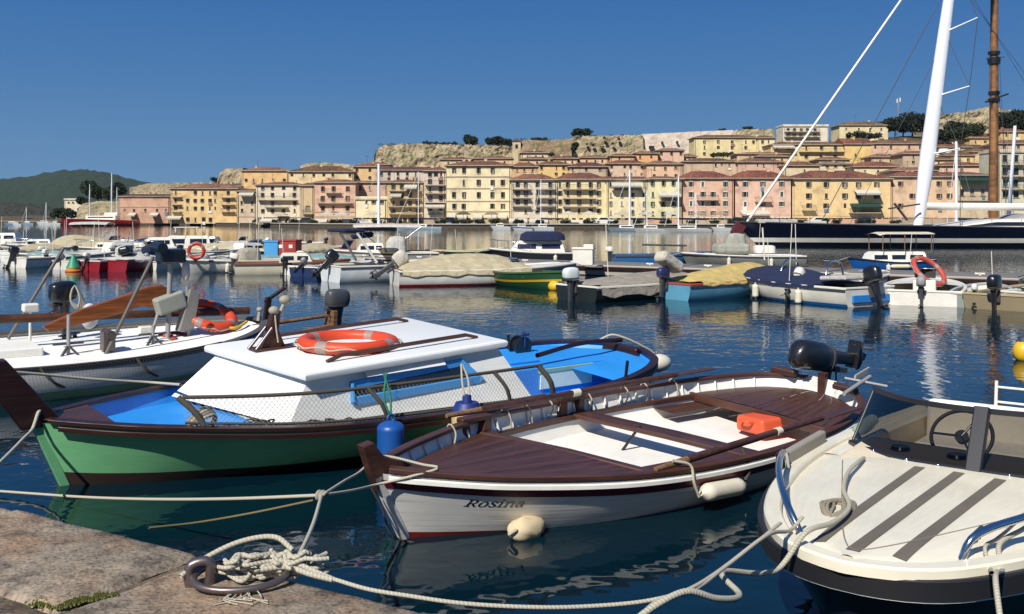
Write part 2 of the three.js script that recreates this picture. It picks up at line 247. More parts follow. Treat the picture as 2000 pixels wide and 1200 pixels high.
// ---------------------------------------------------------------- town
const wallY = (py, d) => EYE + (HOR - py) / FOC * d, wallX = (px, d) => (px - 1000) / FOC * d;
const winGeo = {}, shutM = {}, frameM = flat('#d9d2c2', .8), railM = flat([.045, .045, .05], .6), slabM = plaster('#b5a892');
const shades = { g: [.045, .075, .055], b: [.085, .05, .035], d: [.035, .035, .035], l: [.20, .24, .20] };
function house(o) {
  // o: label, x0, x1 (columns), top (ridge row), eave (row), d, color, cols, rows, win [w, h], sh shutter tone, base row, deep, roof, balc [[x0, x1, row]], awn [[x0, x1, row, colour]], bands [rows], pent
  const { d, x0, x1 } = o, mx = (x0 + x1) / 2, w = wallX(x1, d) - wallX(x0, d), deep = o.deep ?? 10, k = d / FOC;
  const y0 = Math.min(landY(mx, d), landY(mx, d + deep)) - .3, H1 = wallY(o.eave, d) - y0;
  const g = thing(o.name ?? 'town_house', o.label, 'house', o.group ?? 'houses of the old town', new V3(wallX(mx, d), y0, -d), o.turn ?? 0);
  const X = (px) => (px - mx) * k, Y = (py) => wallY(py, d) - y0, th = .34;
  const shape = new THREE.Shape([[-w / 2, 0], [w / 2, 0], [w / 2, H1], [-w / 2, H1]].map((p) => new THREE.Vector2(...p)));
  const wins = []; const [ww, wh] = o.win ?? [5, 9]; if (o.shop) { const n = Math.max(1, Math.round((x1 - x0) / 15)); for (let i = 0; i < n; i++) wins.push([X(mix(x0, x1, (i + .5) / n)), Y(o.shop), 7.5 * k, 10 * k, 9]); }
  (o.rows ?? []).forEach((r, ri) => { const cols = Array.isArray(r) ? r[1] : o.cols, row = Array.isArray(r) ? r[0] : r, hh = Array.isArray(r) && r[2] ? r[2] : wh; for (const c of cols) if (rnd() > .05) wins.push([X(c + rr(-.5, .5)), Y(row + rr(-.3, .3)), ww * k * (o.sh ? .70 : .92) * (ri % 2 ? 1 : .93), hh * k * (ri == (o.rows.length - 1) ? .9 : 1), ri]); });
  for (const [x, y, a, b] of wins) if (y - b / 2 > .1 && y + b / 2 < H1 - .1 && Math.abs(x) + a / 2 < w / 2 - .05) { const h = new THREE.Path(); h.moveTo(x - a / 2, y - b / 2); h.lineTo(x + a / 2, y - b / 2); h.lineTo(x + a / 2, y + b / 2); h.lineTo(x - a / 2, y + b / 2); h.closePath(); shape.holes.push(h); }
  const wm = plaster('#' + lin(o.color).lerp(lin('#f0e2c4'), .30).getHexString());
  const front = boxUV(new THREE.ExtrudeGeometry(shape, { depth: th, bevelEnabled: false }));
  part(g, 'wall', merge([front.translate(0, 0, -th), box(w - .02, H1 - .02, deep - th - .01, 0, H1 / 2 - .01, -th - .005 - (deep - th) / 2)]), wm);
  for (const [x, y, a, b] of wins) {
    if (!(y - b / 2 > .1 && y + b / 2 < H1 - .1 && Math.abs(x) + a / 2 < w / 2 - .05)) continue;
    const wn = part(g, 'window', (winGeo[a.toFixed(3) + b.toFixed(3)] ??= merge([box(a + .06, b + .06, .05, 0, 0, 0)])), rnd() < .62 ? M.pane : rnd() < .6 ? M.paneShade : M.paneCurtain); wn.position.set(x, y, -.26);
    if (rnd() < .10) { const lg = part(wn, 'laundry', box(rr(.5, 1.3), rr(.5, .9), .04, 0, 0, 0), [M.white, cloth('#7f97b8'), cloth('#b98a80'), M.white][Math.floor(rnd() * 4)]); lg.position.set(rr(-.2, .2), -b / 2 - .55, .42); }
    const open = rnd(); // shutters: folded open, or closed over the pane
    if (o.sh) { const sm = shutM[o.sh] ??= mat(shades[o.sh], .75); const sg = winGeo['s' + a.toFixed(3) + b.toFixed(3)] ??= box(a * .48, b, .05, 0, 0, 0); for (const s of [-1, 1]) { const q = part(wn, 'shutter', sg, sm); q.position.set(open < .72 ? s * a * .78 : s * a * .245, 0, open < .72 ? .30 : .19); } }
    if (o.frame) { const f = part(wn, 'frame', winGeo['f' + a.toFixed(3) + b.toFixed(3)] ??= merge([box(a + .36, .18, .07, 0, b / 2 + .09, 0), box(a + .5, .16, .12, 0, -b / 2 - .08, 0), box(.18, b, .07, -a / 2 - .09, 0, 0), box(.18, b, .07, a / 2 + .09, 0, 0)]), frameM); f.position.z = .285; }
    else if (rnd() < .85) { const f = part(wn, 'sill', winGeo['l' + a.toFixed(3)] ??= box(a + .3, .12, .2, 0, 0, 0), slabM); f.position.set(0, -b / 2 - .06, .33); }
  }
  // roof: tiled, overhanging; hipped, gabled along the front, pent or flat
  const rm = roofM(o.roofC ?? ['#b27a5e', '#a87058', '#bb8668', '#a67a62', '#b98c70'][Math.floor(rnd() * 5)]), oh = .55, kind = o.roof ?? 'hip';
  if (kind == 'flat') part(g, 'parapet', box(w + .3, .5, deep + .3, 0, H1 + .25, -deep / 2), wm);
  else {
    const rd = kind == 'pent' ? deep : deep / 2, ry = Math.max(H1 + .5, mix(H1, EYE + (HOR - o.top) / FOC * (d + rd) - y0, .8)), in_ = kind == 'hip' ? Math.min(w * .28, deep * .45) : -oh, a = w / 2 + oh, b = -deep - oh;
    const r0 = [-a, H1, oh], r1 = [a, H1, oh], r2 = [a, H1, b], r3 = [-a, H1, b], t0 = [-w / 2 + in_, ry, -rd], t1 = [w / 2 - in_, ry, -rd];
    const q = []; const tri = (...p) => q.push(...p.flat()); tri(r0, r1, t1); tri(r0, t1, t0); tri(r2, r3, t0); tri(r2, t0, t1); tri(r1, r2, t1); tri(r3, r0, t0);
    const h = new THREE.BufferGeometry(); h.setAttribute('position', new THREE.Float32BufferAttribute(q, 3)); h.computeVertexNormals();
    const rf = part(g, 'roof', boxUV(h).translate(0, .14, 0), rm); part(rf, 'eaves', box(w + 2 * oh, .16, deep + 2 * oh, 0, H1 + .06, -deep / 2), slabM);
    for (let c = 0; c < 2; c++) if (rnd() < .7) { const ax = rr(-.4, .4) * w, ah = rr(1.4, 2.6); part(rf, 'tv_aerial', merge([rod([ax, ry - .4, -rd], [ax, ry + ah, -rd], .035, 4), rod([ax - .5, ry + ah - .15, -rd], [ax + .5, ry + ah - .15, -rd], .03, 4)]), railM); }
    const nc = o.chim ?? (w > 8 ? 2 : 1); for (let c = 0; c < nc; c++) part(rf, 'chimney', merge([box(.6, 1.2, .6, 0, 0, 0), box(.75, .12, .75, 0, .6, 0)]).translate(rr(-.32, .32) * w, ry - .1, -rd + rr(-1, 1)), wm);
  }
  for (const [a, b, row] of o.balc ?? []) {
    const bw = (b - a) * k, bx = X((a + b) / 2), by = Y(row), bal = part(g, 'balcony', box(bw, .16, 1.1, bx, by, .56), slabM), bars = [box(bw, .06, .05, bx, by + 1.0, 1.06), box(.05, .06, 1.05, bx - bw / 2 + .03, by + 1.0, .53), box(.05, .06, 1.05, bx + bw / 2 - .03, by + 1.0, .53)];
    const n = Math.max(4, Math.round(bw / .28)); for (let i = 0; i <= n; i++) bars.push(box(.045, .95, .03, bx - bw / 2 + .03 + (bw - .06) * i / n, by + .54, 1.06)); part(bal, 'railing', merge(bars), railM);
  }
  for (const [a, b, row, c, drop] of o.awn ?? []) { const aw = (b - a) * k, ax = X((a + b) / 2), ay = Y(row); part(g, 'awning', put(merge([box(aw, .05, 2.2, 0, 0, 0), box(aw, .35, .04, 0, -.18, 1.1)]), ax, ay - .35, 1.0, (drop ?? .35)), cloth(c ?? '#e6e0d2')); }
  if (H1 > 4) for (const sd of [-1, 1]) if (rnd() < .6) part(g, 'drainpipe', rod([sd * (w / 2 - .3), 0, .09], [sd * (w / 2 - .3), H1 - .1, .09], .07, 6), rnd() < .5 ? railM : slabM);
  if (H1 > 6) part(g, 'cornice', box(w + .3, .28, .3, 0, H1 - .16, .14), slabM);
  if (o.shop && rnd() < .7) { const ph = rr(.9, 1.3); part(g, 'plinth', box(w + .06, ph, .12, 0, ph / 2 + .2, .03), plaster(['#b8a58a', '#c79f86', '#a99a86', '#cbb48e'][Math.floor(rnd() * 4)])); }
  for (const row of o.bands ?? []) part(g, 'string_course', box(w + .12, .22, .14, 0, Y(row), .06), slabM);
  return g;
}
const hs = (label, x0, x1, top, eave, d, color, more = {}) => house({ label, x0, x1, top, eave, d, color, shop: d < 260 && eave > 320 && !more.noShop ? pl(d, [[200, 431.5], [260, 429.5]]) : 0, ...more });
const Y1 = '#dcb46a', Y2 = '#d8c08a', Y3 = '#e0cf9c', PK = '#cf9a86', PK2 = '#d4a492', CR = '#e3d6ac', WH = '#d6cbb6', OC = '#d7a860';
// waterfront row, left to right
hs('long low brick-pink warehouse at the left end of the waterfront', 231, 331, 379, 384, 300, '#b0705a', { cols: [243, 262, 284, 306, 324], rows: [411], win: [5, 6], awn: [[252, 267, 416], [295, 311, 416]], roofC: '#7c4a3c', roof: 'pent', deep: 9, bands: [404] });
hs('yellow four-storey house with balconies at both ends of its front', 333, 462, 357, 369, 282, Y1, { cols: [343, 366, 381, 395, 410, 420, 445], rows: [377, 392, 407, [429, [366, 381, 397, 411], 9]], win: [5, 7], sh: 'd', balc: [[336, 354, 385], [336, 354, 400], [336, 354, 414], [432, 458, 386], [432, 458, 400], [432, 458, 414]], awn: [[329, 356, 422]], deep: 14 });
hs('narrow grey-beige house with one white awning beside the yellow balcony house', 463, 500, 369, 374, 268, '#b9a487', { cols: [472, 492], rows: [396, 411], win: [5, 7], awn: [[468, 497, 376]], roof: 'pent', bands: [423] });
hs('off-white house with two long dark balconies across its middle', 500, 588, 355, 362, 252, WH, { cols: [513, 532, 554, 575], rows: [367, 381, 397, 412], win: [5, 8], sh: 'd', balc: [[504, 580, 391], [518, 562, 405]], awn: [[510, 560, 427], [564, 588, 427]] });
hs('small tan house with a single deep loggia between the off-white and pink houses', 589, 613, 356, 363, 250, '#b59c70', { cols: [601], rows: [407], win: [11, 11], balc: [[592, 612, 418]], roof: 'pent' });
hs('salmon pink house with three stacked dark balconies beside the tan loggia house', 614, 694, 350, 357, 240, PK, { cols: [630, 651, 679], rows: [369, 388, 407], win: [6, 10], sh: 'b', balc: [[636, 666, 377], [620, 688, 397]], bands: [414, 423], awn: [[615, 640, 428], [650, 690, 428]] });
hs('small mauve house set back above the cream kiosk house', 695, 755, 353, 357, 246, '#b98a7c', { cols: [702, 722], rows: [368, 389], win: [5, 8], sh: 'b', roof: 'pent' });
hs('low cream house with three green-shuttered windows under its flat roof', 695, 755, 386, 388, 228, CR, { cols: [716, 730, 745], rows: [395], win: [7, 7], sh: 'g', roof: 'flat', deep: 8, awn: [[668, 700, 428], [705, 750, 429]] });
hs('olive yellow house stacked with four rows of cluttered balconies', 756, 826, 350, 357, 226, '#cdb072', { cols: [768, 785, 801, 816], rows: [365, 381, 397, 412], win: [6, 9], sh: 'd', balc: [[760, 822, 373], [760, 822, 388], [758, 824, 404], [760, 822, 418]], awn: [[790, 815, 361], [763, 785, 377]] });
hs('tall narrow lilac-white house with dark top loggia left of the big cream palace', 828, 871, 326, 334, 220, '#cdbdb6', { cols: [840, 861], rows: [[341, [840, 851, 861], 8], 355, 370, 387, 407], win: [6, 10], sh: 'd', balc: [[830, 870, 362], [830, 870, 378], [830, 870, 396]], awn: [[830, 869, 398]] });
hs('big cream five-storey palace with five columns of windows', 872, 998, 313, 324, 218, CR, { cols: [887, 906, 935, 962, 982], rows: [333, 357, 381, 403], win: [6, 11], sh: 'd', bands: [345, 368, 393, 413], awn: [[876, 890, 419], [895, 912, 419], [925, 942, 419], [952, 970, 419], [975, 990, 419]], deep: 14, chim: 3 });
hs('white house over pink ground floor with paired dark balconies beside the cream palace', 999, 1085, 338, 352, 214, '#cfc6b8', { cols: [1011, 1027, 1050, 1075], rows: [361, 378, 395, 412], win: [6, 10], sh: 'd', balc: [[1000, 1036, 370], [1046, 1084, 370], [1000, 1036, 387], [1046, 1084, 387], [1000, 1036, 403], [1046, 1084, 403]], awn: [[994, 1030, 427], [1034, 1070, 427]], bands: [410] });
hs('light yellow house with wide central balconies next to the white paired-balcony house', 1086, 1184, 335, 351, 214, Y3, { cols: [1094, 1109, 1131, 1154, 1170], rows: [361, 378, 395, 412], win: [6, 10], sh: 'd', balc: [[1099, 1163, 370], [1099, 1163, 388], [1099, 1163, 404]], awn: [[1092, 1140, 430], [1142, 1196, 430]], deep: 12 });
hs('pale cream house with a wide roof-level awning and terrace', 1185, 1264, 344, 351, 213, '#ddd0a6', { cols: [1193, 1215, 1236, 1258], rows: [361, 381, 398, 416], win: [5, 9], sh: 'l', balc: [[1195, 1250, 372]], awn: [[1194, 1250, 357]], roof: 'pent' });
hs('pale green-yellow house with one boxed balcony left of the two pink houses', 1265, 1331, 344, 350, 213, '#d2cfa0', { cols: [1275, 1296, 1316], rows: [358, 380, 399, 418], win: [6, 10], sh: 'g', balc: [[1286, 1327, 393]], awn: [[1286, 1327, 376]] });
hs('rosy pink house with white-framed windows in four columns', 1333, 1433, 332, 349, 214, PK, { cols: [1350, 1373, 1393, 1417], rows: [360, 380, 398, 417], win: [7, 10], frame: 1, sh: 'g', balc: [[1360, 1402, 391]], roofC: '#b06e55', deep: 12 });
hs('pink house with three columns of white-framed windows right of the rosy house', 1436, 1545, 330, 349, 215, PK2, { cols: [1456, 1490, 1527], rows: [360, 380, 399], win: [8, 10], frame: 1, sh: 'g', balc: [[1474, 1506, 394]], awn: [[1445, 1500, 412]], roofC: '#b06e55', deep: 12 });
hs('wide yellow house with a green terrace awning behind the navy yacht', 1548, 1740, 330, 350, 216, '#dcb878', { cols: [1580, 1614, 1651, 1677, 1713], rows: [361, 383, 402], win: [8, 10], sh: 'd', awn: [[1668, 1716, 372, '#e9e4da'], [1660, 1718, 398, '#23483a']], balc: [[1658, 1718, 416], [1566, 1592, 411]], deep: 14, chim: 3 });
hs('tan-pink house with few windows right of the wide yellow house', 1741, 1868, 334, 346, 217, '#cfa684', { cols: [1759, 1782, 1835, 1855], rows: [359, 383, 402], win: [8, 9], sh: 'b', roofC: '#ad705a' });
hs('tan terrace house with a dark green awning over its upper terrace', 1869, 1934, 335, 343, 216, '#b6a183', { cols: [1880, 1900, 1920], rows: [376, 402], win: [9, 13], awn: [[1872, 1928, 347, '#1f4438', ]], balc: [[1868, 1932, 392]], roof: 'pent' });
hs('grey-green modern flats with white balconies at the right edge', 1954, 2080, 290, 296, 222, '#b3b8a4', { cols: [1964, 1985, 2005, 2025], rows: [310, 335, 358, 380], win: [12, 14], balc: [[1956, 2070, 345], [1956, 2070, 322], [1956, 2070, 370]], roof: 'flat' });
// second and third rows climbing the hill
const up = (label, x0, x1, top, eave, d, color, more) => hs(label, x0, x1, top, eave, d, color, { win: [4, 6], chim: 1, deep: 9, noShop: 1, ...more });
up('orange-yellow house on the slope above the off-white balcony house', 472, 563, 326, 334, 300, OC, { cols: [480, 495, 512, 533, 555], rows: [337, 352], sh: 'd' });
up('long pale yellow house with brown roof on the slope above the pink house', 564, 690, 322, 336, 288, Y2, { cols: [570, 592, 613, 632, 650, 665, 683], rows: [342], sh: 'b', roofC: '#94714f', deep: 12 });
up('small ochre house above the mauve house near the bastion foot', 691, 736, 318, 326, 290, '#c9a05c', { cols: [697, 722], rows: [333, 347], sh: 'b' });
up('long lilac-white house under the bastion with a dull red roof', 738, 828, 325, 333, 262, '#c8b8b0', { cols: [745, 760, 777, 795, 812], rows: [340, 349], sh: 'd', roofC: '#8d5a50', roof: 'pent' });
up('orange-brown attic house peeping over the right end of the palace', 1000, 1049, 316, 326, 250, '#c08a55', { cols: [1010, 1024, 1040], rows: [333], win: [4, 5] });
up('golden yellow house with small windows above the wide central balconies', 1050, 1112, 314, 322, 262, '#d2ab4e', { cols: [1058, 1087, 1101], rows: [328, 340], sh: 'd' });
up('grey-mauve house with brown roof above the pale cream awning house', 1113, 1186, 316, 326, 258, '#a8907f', { cols: [1118, 1145, 1172], rows: [331], sh: 'b', roofC: '#8f5c48' });
up('grey-pink house high above the pale cream awning house', 1187, 1262, 312, 320, 262, '#bf9f8c', { cols: [1195, 1220, 1232, 1254], rows: [326, 341], sh: 'b' });
up('peach house just above the pale green-yellow house', 1263, 1331, 313, 321, 254, '#d8a884', { cols: [1278, 1300, 1320], rows: [329, 343], sh: 'b' });
up('small orange house left of the pink attic below the pale rampart', 1192, 1240, 300, 305, 280, '#cf8f42', { cols: [1210, 1228], rows: [310] });
up('bright orange corner house under the pale rampart', 1241, 1285, 295, 300, 282, '#d48f3a', { cols: [1250, 1272], rows: [307] });
up('rose attic house with dark windows below the pale rampart', 1286, 1336, 289, 294, 284, '#cf9d8a', { cols: [1292, 1312, 1330], rows: [300], sh: 'd' });
up('brown low house directly behind the rosy pink house roof', 1337, 1440, 308, 316, 264, '#b3947c', { cols: [1350, 1398, 1410, 1425], rows: [323], roofC: '#8f6a55' });
up('dusky pink house behind the pink house with three columns', 1442, 1530, 308, 317, 262, '#bd8d80', { cols: [1450, 1480, 1492, 1520], rows: [323], sh: 'd' });
up('large pale yellow house with four columns of windows below the rampart top', 1356, 1480, 263, 269, 305, '#d9c98c', { cols: [1376, 1403, 1430, 1457, 1472], rows: [277, 288, 300], sh: 'd', roofC: '#94714f' });
up('pale yellow annexe between the large pale house and the long terrace house', 1480, 1514, 264, 270, 304, '#dfd39c', { cols: [1490, 1502], rows: [277, 288], sh: 'd' });
up('long yellow terrace house with a white awning behind the yacht forestay', 1506, 1650, 276, 283, 292, '#d9bd74', { cols: [1518, 1540, 1575, 1605, 1632], rows: [289, 306], sh: 'd', balc: [[1560, 1648, 297]], awn: [[1508, 1550, 284]], win: [5, 7] });
up('yellow gable house at the right end of the long yellow terrace', 1650, 1702, 268, 282, 291, '#d8b24c', { cols: [1672], rows: [303], roof: 'gable' });
up('white and brick-red modern block on the skyline left of the forestay', 1530, 1618, 243, 246, 335, '#d7d0c4', { cols: [1540, 1552, 1565, 1578, 1592], rows: [253, 263], win: [7, 5], roof: 'flat', balc: [[1532, 1600, 258], [1532, 1600, 268]] });
up('pale yellow villa on the skyline beside dark pines', 1640, 1735, 236, 245, 338, '#d8cb98', { cols: [1654, 1678, 1700, 1722], rows: [253, 264], roofC: '#9c8560' });
up('long salmon house with a red roof left of the white mast', 1702, 1812, 273, 281, 300, '#cf9f84', { cols: [1710, 1741, 1776, 1800], rows: [288, 302], sh: 'd', win: [6, 6] });
up('brown stone house just left of the white mast', 1764, 1822, 294, 301, 272, '#a48a72', { cols: [1784, 1806], rows: [306, 317], sh: 'd' });
up('grey-white attic terrace among the roofs above the wide yellow house', 1598, 1668, 317, 321, 262, '#c7bda6', { cols: [1616, 1632, 1650], rows: [325], win: [7, 4], roofC: '#a0705c' });
up('cream attic house with red roof above the wide yellow house', 1669, 1764, 314, 326, 256, '#d6c79c', { cols: [1690, 1716, 1740], rows: [335], win: [5, 5], roofC: '#b4745a' });
up('pale stone house with broad roof above the boundary of pink and yellow houses', 1532, 1600, 314, 324, 258, '#c9b694', { cols: [1548, 1572], rows: [333], win: [4, 4] });
up('yellow hillside house right of the white mast', 1845, 1905, 296, 304, 286, '#d7bc72', { cols: [1858, 1874, 1892], rows: [312, 324], sh: 'd' });
up('pinkish house between the two tall masts below the ruins', 1836, 1938, 316, 324, 258, '#cda48e', { cols: [1850, 1880, 1915], rows: [332], roofC: '#b0745c' });
up('ochre house high up between the white mast and the wooden mast', 1895, 1940, 262, 270, 320, '#cfa860', { cols: [1906, 1925], rows: [277], sh: 'd' });
up('deep yellow house right of the wooden mast', 1955, 2010, 250, 258, 316, '#cfab4c', { cols: [1966, 1988], rows: [265, 277] });
up('red-roofed house above the grey-green flats', 1950, 2040, 272, 281, 280, '#c39a80', { cols: [1962, 1990, 2015], rows: [287], sh: 'd' });
up('cream hillside house just below the stone ruins', 1836, 1896, 281, 288, 312, '#d8c690', { cols: [1850, 1866, 1882], rows: [293], sh: 'd' });
up('pale stone cottage at the left end under the first yellow hill house', 425, 471, 358, 364, 300, '#b7a383', { cols: [440, 458], rows: [372], roofC: '#8d7a62' });
up('small white-walled house behind trees left of the brick warehouse', 125, 160, 386, 390, 420, '#cfc7b4', { cols: [133, 142, 152], rows: [396], win: [5, 3], roof: 'flat' });
const infill = [[705, 760, 316, 322, 300, '#c2a27e'], [1018, 1075, 306, 311, 282, '#c7a888'], [1330, 1360, 300, 306, 290, '#c9a27c'], [1480, 1540, 300, 306, 278, '#c6a468'], [1703, 1770, 300, 307, 280, '#bfa58a'], [1600, 1660, 306, 312, 275, '#c9b48e'], [1745, 1830, 326, 334, 246, '#c19a80'], [1440, 1540, 297, 301, 288, '#b99b7c'], [1900, 1960, 290, 297, 290, '#c9ad86'], [1076, 1128, 304, 310, 282, '#d0ae84'], [1132, 1188, 303, 308, 284, '#c79c7c'], [1840, 1898, 266, 272, 324, '#d2bd8c'], [1962, 2030, 300, 307, 262, '#c9a488'], [1822, 1872, 306, 312, 268, '#d3b488'], [1018, 1070, 294, 299, 300, '#cdb693'], [860, 920, 306, 312, 300, '#c4a888'], [925, 1000, 304, 310, 298, '#c99f78']];
const infillLabels = ['taupe roof-line cottage left of the lilac-white house under the bastion', 'tan cottage with pale roof under the sloping grey bastion', 'tan sliver of a house left of the large pale yellow house', 'mustard house hidden low behind the long yellow terrace', 'taupe house under the long salmon house', 'sand-coloured attic under the yellow gable house', 'dull pink roof-line house left of the white mast foot', 'brown roof-line house under the pale yellow annexe', 'tan roof-line house just left of the wooden mast', 'peach cottage behind the golden yellow house', 'dusky cottage left of the small orange house', 'pale yellow house between the masts close under the ruins', 'pinkish house above the grey-green flats beside the right edge', 'sandy house half hidden by the white mast', 'pale cottage right below the little watch tower', 'taupe cottage under the rock bastion behind the palace roof left end', 'brick-tan cottage under the rock bastion behind the palace roof right end'];
infill.forEach(([a, b, t, e, d, c], i) => up(infillLabels[i], a, b, t, e, d, c, { cols: [mix(a, b, .25), mix(a, b, .55), mix(a, b, .8)], rows: [e + 7], win: [4, 5] }));

// ramparts of the fortress
function rampart(name, label, prof, bottom, d, m, rough = .5, thick = 8, batter = .12) {
  const g = thing(name, label, 'fortress wall', 'fortress walls'), a = prof[0][0], b = prof[prof.length - 1][0], n = Math.max(24, Math.round((b - a) / 2.2));
  const top = (px) => wallY(pl(px, prof), d), y0 = (px) => Math.min(wallY(bottom, d), landY(px, d)) - 1;
  const P = (px, v) => { const y = mix(y0(px), top(px), v), n1 = (fbm(px * .07, v * 5, 3, 4) - .5) * rough * 2.6 + (fbm(px * .45, v * 26, 8, 3) - .5) * rough * .9; return [wallX(px, d), y + (v > .97 ? (fbm(px * .5, 1, 4, 3) - .5) * rough * 1.1 : 0), -d + (1 - v) * batter * (top(px) - y0(px)) + n1]; };
  part(g, 'wall_face', surf((u, v) => P(mix(a, b, u), v), n, 26), m);
  part(g, 'wall_top', surf((u, v) => { const q = P(mix(a, b, u), 1); return [q[0], q[1] + (v > 0 ? (fbm(u * 40, v * 3, 6, 2) - .5) * .4 : 0), q[2] - v * thick]; }, n, 3), m);
  for (const e of [0, 1]) part(g, 'wall_end', surf((u, v) => { const q = P(mix(a, b, e), v); return [q[0], q[1], q[2] - u * thick]; }, 2, 6), m);
  return g;
}
const embrasures = (g, list, d) => list.forEach(([px, py, w, h]) => part(g, 'embrasure', box(w * d / FOC, h * d / FOC, 1.4, wallX(px, d), wallY(py, d), -d + .55), M.pane));
rampart('bastion', 'rough rock bastion rising above the lilac-white house', [[731, 306], [737, 290], [752, 284], [800, 281], [840, 281], [905, 283], [960, 284], [1002, 286]], 332, 322, M.rock, .95, 30);
rampart('rampart', 'sloping grey bastion face beside the little tower', [[1012, 276], [1030, 273], [1060, 275], [1116, 271]], 306, 318, mat([.40, .34, .28], .95, { map: T.rock, bumpMap: T.rockB, bumpScale: .2 }), .4, 16, .35);
const fw = rampart('rampart', 'brown stone rampart with a row of dark openings', [[1114, 270], [1125, 265], [1160, 266], [1205, 264], [1256, 263]], 304, 324, M.rock, .7, 14); embrasures(fw, [[1146, 282, 4, 4], [1158, 284, 5, 5], [1180, 270, 5, 4], [1196, 281, 5, 4], [1208, 272, 5, 5], [1176, 287, 8, 2]], 322.6);
const pw = rampart('rampart', 'smooth pale rampart climbing to the skyline', [[1254, 262], [1300, 260], [1360, 257], [1432, 254]], 300, 326, M.rockPale, .12, 14, .06); embrasures(pw, [[1272, 287, 10, 3], [1293, 278, 4, 2], [1322, 277, 4, 2]], 325.4);
rampart('rampart', 'dark stone rampart right of the smooth pale rampart', [[1431, 255], [1470, 252], [1512, 252]], 272, 332, M.rock, .5, 14);
rampart('rampart', 'small stone redoubt left of the orange-yellow house', [[424, 352], [430, 337], [440, 330], [474, 329]], 362, 315, M.rock, .9, 16);
rampart('rampart', 'long low wall behind the pale yellow brown-roofed house', [[586, 325], [596, 319], [640, 318], [694, 322], [735, 314]], 338, 325, M.rock, .5, 16);
rampart('rampart', 'low harbour wall below the round-topped trees', [[150, 408], [160, 398], [190, 393], [231, 395]], 432, 352, M.rock, .4, 10);
rampart('rampart', 'low tan wall behind the yellow balcony house', [[252, 367], [285, 359], [345, 357], [425, 356]], 386, 345, M.rock, .4, 14);
rampart('ruin', 'broken stone ruins on the hilltop between the masts', [[1826, 226], [1845, 223], [1872, 221], [1905, 220], [1928, 214], [1940, 206], [1955, 214], [2010, 217]], 262, 350, M.rock, .9, 20);
{ const d = 318, g = thing('watch_tower', 'little cream watch tower beside the sloping bastion', 'tower', null, new V3(wallX(1009, d), landY(1009, d) - .5, -d)); const y = wallY(277, d) - g.position.y;
  part(g, 'tower_wall', merge([box(2.6, y, 2.6, 0, y / 2, 0), box(7, y - 3.4, 3, 4.2, y / 2 - 1.7, .4)]), plaster('#cdbd98')); part(g, 'tower_roof', put(clean(new THREE.ConeGeometry(2.2, 1.2, 4)), 0, y + .6, 0, 0, PI / 4), roofM('#9c7a5c')); part(g, 'opening', box(.8, 1.3, .1, 0, y - 1.6, 1.32), M.pane); }
{ const d = 352, g = thing('antenna', 'thin lattice antenna on the skyline above the pines', 'antenna', null, at(1755, 232, d)); const h = 38 * d / FOC; const b = [rod([-.3, -6, 0], [-.12, h, 0], .06), rod([.3, -6, 0], [.12, h, 0], .06), rod([0, -6, -.3], [0, h + 1, 0], .05)]; for (let i = 0; i < 9; i++) b.push(rod([-.3, i * h / 9, 0], [.3, (i + 1) * h / 9, 0], .04)); part(g, 'lattice', merge(b), M.grey); part(g, 'panel_aerial', merge([box(.35, 1.5, .2, -.5, h - .6, .2), box(.35, 1.5, .2, .55, h - .2, .2)]), M.white); }

